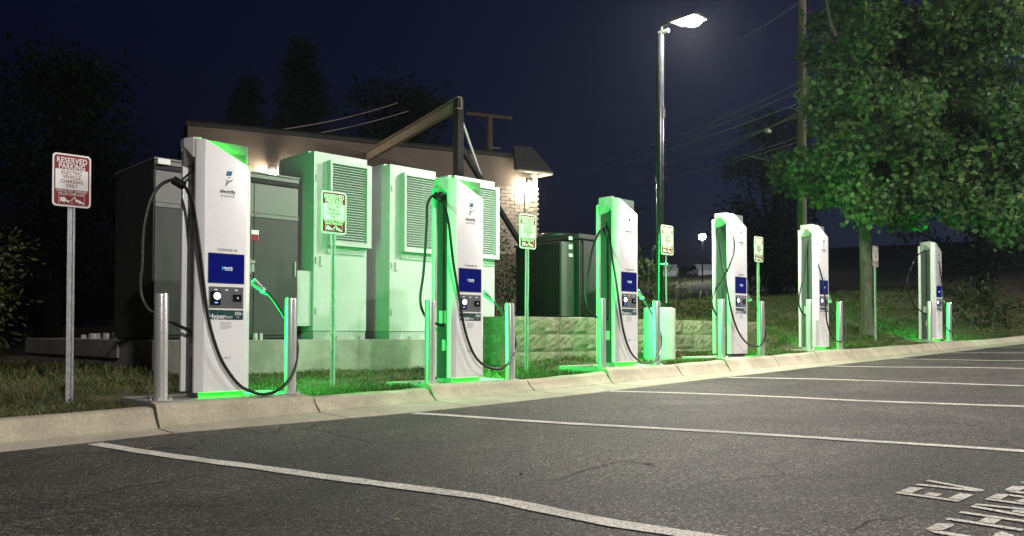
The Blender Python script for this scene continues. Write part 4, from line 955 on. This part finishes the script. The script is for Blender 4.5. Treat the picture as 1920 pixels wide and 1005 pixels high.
# maple on the bank: trunk, limbs, leafy clumps with gaps
mx, my = 17.15, 1.62; mz = ground(mx, my)
t = thing('maple_tree', 'large leafy maple on the grass bank, its crown over the farthest charger', 'tree', (mx, my, mz))
tm = MB(); tm.tube([(0, 0, -.4), (.0, 0, .1), (.02, 0, 1.0), (.05, .05, 2.6), (.10, .1, 4.2), (.1, .2, 6.5), (.0, .3, 9.0)], [.24, .185, .15, .135, .12, .09, .04], 16)
blobs = []
rb = random.Random(5)
def clump(c, r): blobs.append((np.array(c, float), np.array(r, float)))
LIM = [((.05, .05, 2.7), (-1.9, -.1, 4.0)), ((.08, .1, 3.2), (1.2, -2.4, 3.6)), ((.1, .1, 3.8), (-2.0, .8, 5.6)), ((.1, .1, 3.6), (2.6, -1.0, 5.0)), ((.1, .15, 4.6), (-1.6, -1.0, 7.0)), ((.1, .15, 4.8), (1.0, -2.2, 7.0)), ((.1, .2, 5.6), (2.4, .6, 7.6)), ((.1, .2, 6.2), (-.9, .5, 9.0)), ((.05, .25, 7.4), (.9, -.8, 9.8)), ((.1, .1, 3.0), (.2, 2.4, 4.6)), ((.1, .1, 3.4), (2.2, -3.4, 4.6))]
for a, b in LIM:
    pts = limb(tm, a, b, .075, .022)
    for k in (3, 4, 5, 6):
        e = pts[k]+Vector((rb.uniform(-.9, .9), rb.uniform(-.9, .9), rb.uniform(-.3, .6)))
        limb(tm, pts[k], e, .022, .008); r_ = rb.uniform(.48, .8)
        clump(e, (r_, r_, r_*.72)); clump(pts[k], (r_*.8, r_*.8, r_*.55))
for k in range(44):
    a = rb.uniform(0, 6.28); z = rb.uniform(3.3, 9.6); R_ = 2.75*math.sin(min(1, max(0, (z-2.0)/8.8))*math.pi)**.5*rb.uniform(.25, 1.0)
    r_ = rb.uniform(.4, .72); clump((.6+R_*math.cos(a)*1.15, -.3+R_*math.sin(a)*1.1, z), (r_, r_, r_*.7))
for c in ((1.0, -2.9, 2.5), (2.0, -3.2, 2.7), (.2, -2.2, 2.9), (2.9, -3.4, 3.0), (1.6, -2.2, 3.2), (-1.7, -.2, 3.2), (-2.2, .2, 4.1), (-1.2, -.6, 2.95), (.1, -.9, 3.0)): clump(c, (.62, .62, .42))
tm.build('trunk', M['bark'], t, smooth=True)
for q in range(28):
    a_ = rb.uniform(0, 6.28); z_ = rb.uniform(3.4, 9.8); d_ = rb.uniform(0, 2.4); r_ = rb.uniform(.45, .8)
    clump((1.9+d_*math.cos(a_), -1.9+d_*math.sin(a_), z_), (r_, r_, r_*.7))
blobs = [(c_, r_) for c_, r_ in blobs if c_[0]*.726-c_[1]*.688-r_[0] > (-1.15 if c_[2] > 6.6 else -1.9 if c_[2] > 3.3 else -1.4)]
P, O = crown_points(blobs, 230, 3, .6); pts, out = cluster(P, O, 8, .10, 4)
leaf_cloud('crown', pts, np.random.default_rng(1).uniform(.10, .19, len(pts)), LEAF5, M['maple_leaf'], t, .8, out, 2)

def tree(name, lab, loc, blobs, trunk, mat, per, size, shape=LEAF1, k=4, spread=.16, seed=1, droop=.3, group=None, shell=.4):
    t = thing(name, lab, 'tree', loc, 0, group); tm = MB(); tm.tube(*trunk); 
    for c, r in blobs[::2]: limb(tm, (0, 0, max(.8, c[2]*.5)), c, .09, .02)
    tm.build('trunk', M['dark_bark'], t, smooth=True)
    P, O = crown_points([(np.array(c, float), np.array(r, float)) for c, r in blobs], per, seed, shell); pts, out = cluster(P, O, k, spread, seed+1)
    leaf_cloud('crown', pts, np.random.default_rng(seed).uniform(size*.7, size*1.3, len(pts)), shape, mat, t, droop, out, seed+2); return t
def round_blobs(w, h0, h1, n, seed, rmin=.7, rmax=1.2):
    r_ = random.Random(seed); out = []
    for k in range(n):
        z = r_.uniform(h0, h1); f = math.sin(min(1, max(.05, (z-h0+.6)/(h1-h0+1.0)))*math.pi)**.6; a = r_.uniform(0, 6.28); d = r_.uniform(.3, 1)*w*f; q = r_.uniform(rmin, rmax)
        out.append(((d*math.cos(a), d*math.sin(a), z), (q, q, q*.75)))
    return out
BG = 'dark trees behind the site'
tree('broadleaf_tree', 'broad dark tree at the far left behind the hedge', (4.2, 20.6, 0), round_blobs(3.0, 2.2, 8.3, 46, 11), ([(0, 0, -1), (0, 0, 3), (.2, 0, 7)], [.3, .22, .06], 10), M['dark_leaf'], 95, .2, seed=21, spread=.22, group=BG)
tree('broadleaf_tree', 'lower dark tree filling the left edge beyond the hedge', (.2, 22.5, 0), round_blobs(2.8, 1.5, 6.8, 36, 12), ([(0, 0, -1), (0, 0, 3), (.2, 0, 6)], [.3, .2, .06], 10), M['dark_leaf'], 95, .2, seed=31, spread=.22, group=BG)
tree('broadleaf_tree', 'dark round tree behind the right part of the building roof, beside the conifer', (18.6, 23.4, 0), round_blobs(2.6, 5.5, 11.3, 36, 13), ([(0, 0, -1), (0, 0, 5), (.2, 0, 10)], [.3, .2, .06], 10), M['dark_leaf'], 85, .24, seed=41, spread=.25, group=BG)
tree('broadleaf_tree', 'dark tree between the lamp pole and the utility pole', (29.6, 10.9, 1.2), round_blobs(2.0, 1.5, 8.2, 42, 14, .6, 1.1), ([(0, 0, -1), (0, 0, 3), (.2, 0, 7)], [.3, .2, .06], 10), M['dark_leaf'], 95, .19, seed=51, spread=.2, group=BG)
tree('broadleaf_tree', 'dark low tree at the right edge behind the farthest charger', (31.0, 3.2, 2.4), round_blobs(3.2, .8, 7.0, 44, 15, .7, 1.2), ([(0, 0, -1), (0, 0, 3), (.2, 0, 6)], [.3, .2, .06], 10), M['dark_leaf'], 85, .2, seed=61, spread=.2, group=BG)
def conifer(lab, loc, h, w, seed):
    t = thing('conifer_tree', lab, 'tree', loc, 0, BG); r_ = random.Random(seed); tm = MB(); tm.tube([(0, 0, -1), (0, 0, h*.5), (0, 0, h)], [.28, .18, .03], 8); P = []; O = []
    n = int(h*13)
    for k in range(n):
        z = h*(.16+.84*k/n); L = w*(1-((z/h)-.16)/.84)**.75*r_.uniform(.6, 1.1)+.15; a = r_.uniform(0, 6.28)
        e = Vector((L*math.cos(a), L*math.sin(a), z-.12*L+r_.uniform(-.1, .3))); tm.tube([(0, 0, z), tuple(e)], [.04, .012], 5)
        for q in range(int(10+L*16)):
            s_ = r_.uniform(.15, 1.02); P.append((e.x*s_+r_.uniform(-.22, .22), e.y*s_+r_.uniform(-.22, .22), z+(e.z-z)*s_+r_.uniform(-.22, .14))); O.append((math.cos(a), math.sin(a), -.1))
    tm.build('trunk', M['dark_bark'], t, smooth=True)
    pts, out = cluster(np.array(P), np.array(O), 3, .1, seed); leaf_cloud('crown', pts, np.random.default_rng(seed).uniform(.22, .42, len(pts)), BLADE, M['needle'], t, .2, out, seed)
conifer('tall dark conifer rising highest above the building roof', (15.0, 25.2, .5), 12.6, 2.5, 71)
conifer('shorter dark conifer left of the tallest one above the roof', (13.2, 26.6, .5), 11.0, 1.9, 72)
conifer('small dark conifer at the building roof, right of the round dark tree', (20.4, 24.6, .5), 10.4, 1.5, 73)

def shrub(lab, loc, blobs, per, size, seed, mat='shrub_leaf', plumes=0, shape=LEAF1, cat='shrub', name='shrub'):
    t = thing(name, lab, cat, loc); P, O = crown_points([(np.array(c, float), np.array(r, float)) for c, r in blobs], per, seed, .3)
    pts, out = cluster(P, O, 4, .07, seed); leaf_cloud('foliage', pts, np.random.default_rng(seed).uniform(size*.6, size*1.3, len(pts)), shape, M[mat], t, .15, out, seed)
    r_ = random.Random(seed); sm_ = MB()
    for c, r in blobs: limb(sm_, (c[0]*.4, c[1]*.4, -.1), c, .02, .006)
    for k in range(plumes):
        c, r = blobs[r_.randrange(len(blobs))]; x = c[0]+r_.uniform(-.5, .5)*r[0]*1.6; y = c[1]+r_.uniform(-.5, .5)*r[1]; z = c[2]+r[2]*.6
        sm_.tube([(x, y, z-.4), (x+.03, y, z+.18), (x+r_.uniform(-.16, .16), y, z+.28)], [.004, .004, .003], 4)
    sm_.build('stems', M['bark'], t)
    if plumes:
        r_ = random.Random(seed); PP = []
        for k in range(plumes):
            c, r = blobs[r_.randrange(len(blobs))]; x = c[0]+r_.uniform(-.5, .5)*r[0]*1.6; y = c[1]+r_.uniform(-.5, .5)*r[1]; z = c[2]+r[2]*.6; dx = r_.uniform(-.16, .16)
            for q in range(26):
                s_ = q/25; PP.append((x+.03+dx*s_+.012*math.sin(q*5), y+.012*math.cos(q*7), z+.16+.13*math.sin(s_*2.4)))
        PP = np.array(PP); leaf_cloud('plumes', PP, np.full(len(PP), .05), BLADE, M['plume'], t, .3, None, seed)
    return t
hb = [((x, rng.uniform(-.4, .4), z), (.62, .5, .45)) for x in (-3.6, -2.9, -2.2, -1.5, -.8, -.2, .4) for z in (.4, 1.1, 1.75)]
shrub('dark overgrown hedge with pale plumes behind the left end of the plinth', (-.2, 8.6, .05), hb, 220, .10, 81, plumes=26, cat='hedge', name='hedge')
hb = [((x, rng.uniform(-.3, .3), z), (.6, .5, .45)) for x in (-2.8, -2.0, -1.2, -.4, .4, 1.2) for z in (.4, 1.0, 1.6)]
shrub('dark hedge at the left edge of the lawn', (-5.4, 8.9, .0), hb, 200, .11, 82, plumes=10, cat='hedge', name='hedge')
shrub('yellowish leafy shrub between the third cabinet and the transformer', (7.25, 4.1, .75), [((0, 0, .4), (.5, .4, .45)), ((.15, 0, 1.0), (.45, .4, .42)), ((-.1, .1, 1.45), (.42, .35, .3)), ((.5, .2, .7), (.4, .35, .4))], 700, .065, 83)
sb = [((-.9, .2, .45), (.6, .5, .5)), ((-.3, 0, .8), (.55, .5, .5)), ((.3, 0, .65), (.6, .5, .5)), ((.9, -.1, .4), (.5, .5, .42)), ((-1.2, .3, 1.0), (.5, .4, .42)), ((-.5, .2, 1.25), (.45, .4, .3)), ((1.3, -.2, .25), (.45, .4, .35))]
shrub('dark bush with pale plumes behind the lamp pole', (11.9, 3.9, .74), sb, 170, .11, 84, plumes=20)
shrub('dark bush between the transformer and the bush with plumes', (9.8, 4.3, .74), [((0, 0, .4), (.7, .5, .5)), ((.7, .1, .6), (.6, .5, .5)), ((-.6, .2, .3), (.5, .4, .4))], 170, .11, 85)
shrub('dark low shrub on the bank under the right edge of the maple', (24.5, 1.6, ground(24.5, 1.6)), [((0, 0, .5), (.8, .7, .6)), ((.9, -.3, .6), (.8, .7, .6)), ((1.6, -.5, .4), (.7, .6, .5)), ((.5, 0, 1.1), (.7, .6, .5))], 150, .14, 86)

# ------------------------------------------------------------------ grass
def grass_patch(n, xr, yr, hmin, hmax, w, seed):
    g_ = np.random.default_rng(seed); x = g_.uniform(*xr, n); y = yr[0]+(yr[1]-yr[0])*g_.uniform(0, 1, n)**1.35
    keep = np.ones(n, bool)
    for xc, zc in zip(XS, ZN): keep &= ~((x > xc-.47) & (x < xc+1.03) & (y < .96))
    keep &= ~((x > .72) & (x < 6.53) & (y > 2.98)) & ~((x > 5.5) & (x < 12.23) & (y > 1.77) & (y < 2.2)) & ~((x > 7.08) & (x < 8.92) & (y > 1.8) & (y < 3.77))
    keep &= ~((x-7.65)**2+(y-.77)**2 < .06)
    dens = np.sin(x*2.1+1.3*np.sin(y*2.7))*np.sin(y*2.9-x*.8)*.5+.5
    keep &= g_.uniform(0, 1, n) < .40+.6*dens
    x = x[keep]; y = y[keep]; n = len(x); z = np.array([ground(a, b) for a, b in zip(x, y)])-.004
    h = g_.uniform(hmin, hmax, n)*(.55+.75*dens[keep]); a = g_.uniform(0, 6.283, n); l = g_.uniform(.1, .95, n)*h; la = g_.uniform(0, 6.283, n)
    ww = w*g_.uniform(.7, 1.3, n)
    V = np.zeros((n, 5, 3)); dx = np.cos(a)*ww/2; dy = np.sin(a)*ww/2; lx = np.cos(la)*l; ly = np.sin(la)*l
    for k, (s_, t_) in enumerate(((-1, 0), (1, 0), (.8, .55), (-.8, .55), (0, 1))):
        V[:, k, 0] = x+dx*s_*(1 if k < 4 else 0)+lx*t_**2; V[:, k, 1] = y+dy*s_*(1 if k < 4 else 0)+ly*t_**2; V[:, k, 2] = z+h*(t_-.18*t_*t_)
    return V
Vs = [grass_patch(52000, (-4.5, 6.5), (-.13, 3.0), .03, .078, .0075, 1), grass_patch(16000, (-8, .72), (2.9, 9), .05, .13, .016, 2), grass_patch(26000, (6.5, 13), (-.13, 1.8), .04, .10, .010, 3), grass_patch(60000, (12.2, 24), (-.13, 6.5), .04, .11, .016, 4), grass_patch(9000, (24, 36), (-.13, 7), .06, .15, .03, 5), grass_patch(9000, (7.5, 14.5), (2.2, 8), .05, .13, .02, 6)]
# ragged fringe hanging over the back of the kerb
V = np.concatenate(Vs); n = len(V)
me = bpy.data.meshes.new('grass'); me.vertices.add(n*5); me.vertices.foreach_set('co', V.reshape(-1).astype(np.float32))
me.loops.add(n*5); me.loops.foreach_set('vertex_index', np.tile(np.array([0, 1, 2, 4, 3], np.int32), n)+np.repeat(np.arange(n, dtype=np.int32)*5, 5))
me.polygons.add(n); me.polygons.foreach_set('loop_start', np.arange(0, n*5, 5, dtype=np.int32)); me.materials.append(M['grass']); me.update(calc_edges=True)
o = link('grass', me); tag(o, 'short patchy lawn grass along the kerb and up the bank', 'grass', kind='stuff')

# ------------------------------------------------------------------ far things beyond the site
def far_lamp(loc, h, r_, lab, mat=None, grp='distant lamps'):
    t = thing('distant_lamp', lab, 'street lamp', loc, 0, grp)
    MB().lathe([(.06, -6), (.05, h-.31)], 8).build('pole', M['black_metal'], t); MB().box(-.22, .22, -.15, .15, h+.105, h+.2).build('housing', M['lamp_body'], t)
    MB().lathe([(.02, h-.3), (r_*.8, h-.2), (r_, h), (r_*.8, h+.1)], 12).build('lens', mat or M['dist_lamp'], t)
far_lamp((48.25, 26.9, 2.0), 5.7, .26, 'bright distant lamp right of the strapped parking sign')
far_lamp((64, 14.2, 3.0), 2.6, .12, 'small distant light left of the farthest charger, at the dark horizon', None)
far_lamp((63, 3.4, 2.5), 2.9, .12, 'small distant light right of the farthest charger under the maple', None)
t = thing('distant_lamp', 'unlit distant twin-arm lamp above the dark bush', 'street lamp', (46, 31, 2.0), 0, 'distant lamps')
MB().lathe([(.09, -4), (.07, 8.0)], 8).build('pole', M['bronze_pole'], t); MB().box(-.9, -.35, -.15, .15, 7.9, 8.05).box(.35, .9, -.15, .15, 7.9, 8.05).box(-.35, .35, -.04, .04, 7.95, 8.0).build('housing', M['bronze_pole'], t)
def parked_car(loc, rz, lab):
    t = thing('parked_car', lab, 'car', loc, rz, 'distant parked cars')
    MB().prism([(-2.1, .35), (2.1, .35), (2.15, .75), (1.3, .95), (.7, 1.42), (-1.2, 1.45), (-1.9, .98), (-2.15, .85)], -.85, .85, Matrix.Rotation(R(90), 4, 'X')).build('body', M['white_paint'], t, bevel=.08)
    MB().prism([(.95, .98), (.6, 1.34), (-1.1, 1.36), (-1.6, .99)], -.86, .86, Matrix.Rotation(R(90), 4, 'X')).build('window', M['panel_black'], t)
    for x in (-1.3, 1.3):
        for y in (-.8, .8): MB().lathe([(.33, -.1), (.33, .1)], 14, Matrix.Translation((x, y, .33)) @ Matrix.Rotation(R(90), 4, 'X')).build('wheel', M['rubber'], t)
for x, y, z, rz, lab in ((56.0, 35.6, 6.0-.9, .6, 'small pale parked car at the left of the distant row'), (57.8, 33.4, 5.1, .9, 'small pale parked car in the middle of the distant row'), (59.6, 31.0, 5.1, .5, 'small pale parked car at the right of the distant row')): parked_car((x, y, z), rz, lab)
o = thing('distant_parking_deck', 'dark distant lot edge carrying the small parked cars', 'car park', (58, 33.5, 3.0), R(-48)); MB().box(-9, 14, -3, 6, -4, 2.1).build('slab', M['dark_hill'], o)
o = thing('utility_box', 'pinkish box standing left of the distant parked cars', 'utility box', (30.2, 20.2, 2.0), R(-40)); MB().box(-.14, .14, -.12, .12, 0, 1.62).build('box', M['brick'], o, bevel=.02); MB().box(-.15, .15, -.13, .13, 1.62, 1.66).build('lid', M['fascia'], o)
o = thing('guard_rail', 'pale barrier rail behind the charger with the crossed cable', 'barrier', (35.5, 15.6, 3.0), R(-45)); MB().box(-.5, 1.2, -.05, .05, .55, .68).build('rail', M['hood_grey'], o); MB().box(-.4, -.32, -.04, .04, -1.5, .55).box(.62, .7, -.04, .04, -1.5, .55).build('post', M['hood_grey'], o)
o = thing('road_sign', 'small orange road sign on a thin post in the dark distance', 'road sign', (40.5, 15.9, 2.6), R(-50)); MB().box(-.26, .26, -.02, .02, 2.2, 2.65).build('plate', plain('orange_sheeting', (.45, .16, .02), .5), o); MB().box(-.03, .03, .021, .06, -1, 2.6).build('post', M['galv'], o)

# ------------------------------------------------------------------ added haze, put in to spread a glow round the lamps
hz = bpy.data.materials.new('lamp_glow_haze'); hz.use_nodes = True; nt = hz.node_tree; nt.nodes.clear()
ou = nt.nodes.new('ShaderNodeOutputMaterial'); pv = nt.nodes.new('ShaderNodeVolumePrincipled')
pv.inputs['Color'].default_value = (.74, .80, 1.0, 1); pv.inputs['Density'].default_value = GLOW_HAZE; pv.inputs['Anisotropy'].default_value = .6
nt.links.new(pv.outputs[0], ou.inputs['Volume'])
o = MB().box(-300, 300, -300, 300, -7.3, 26).build('glow_haze', hz); tag(o, kind='stuff')
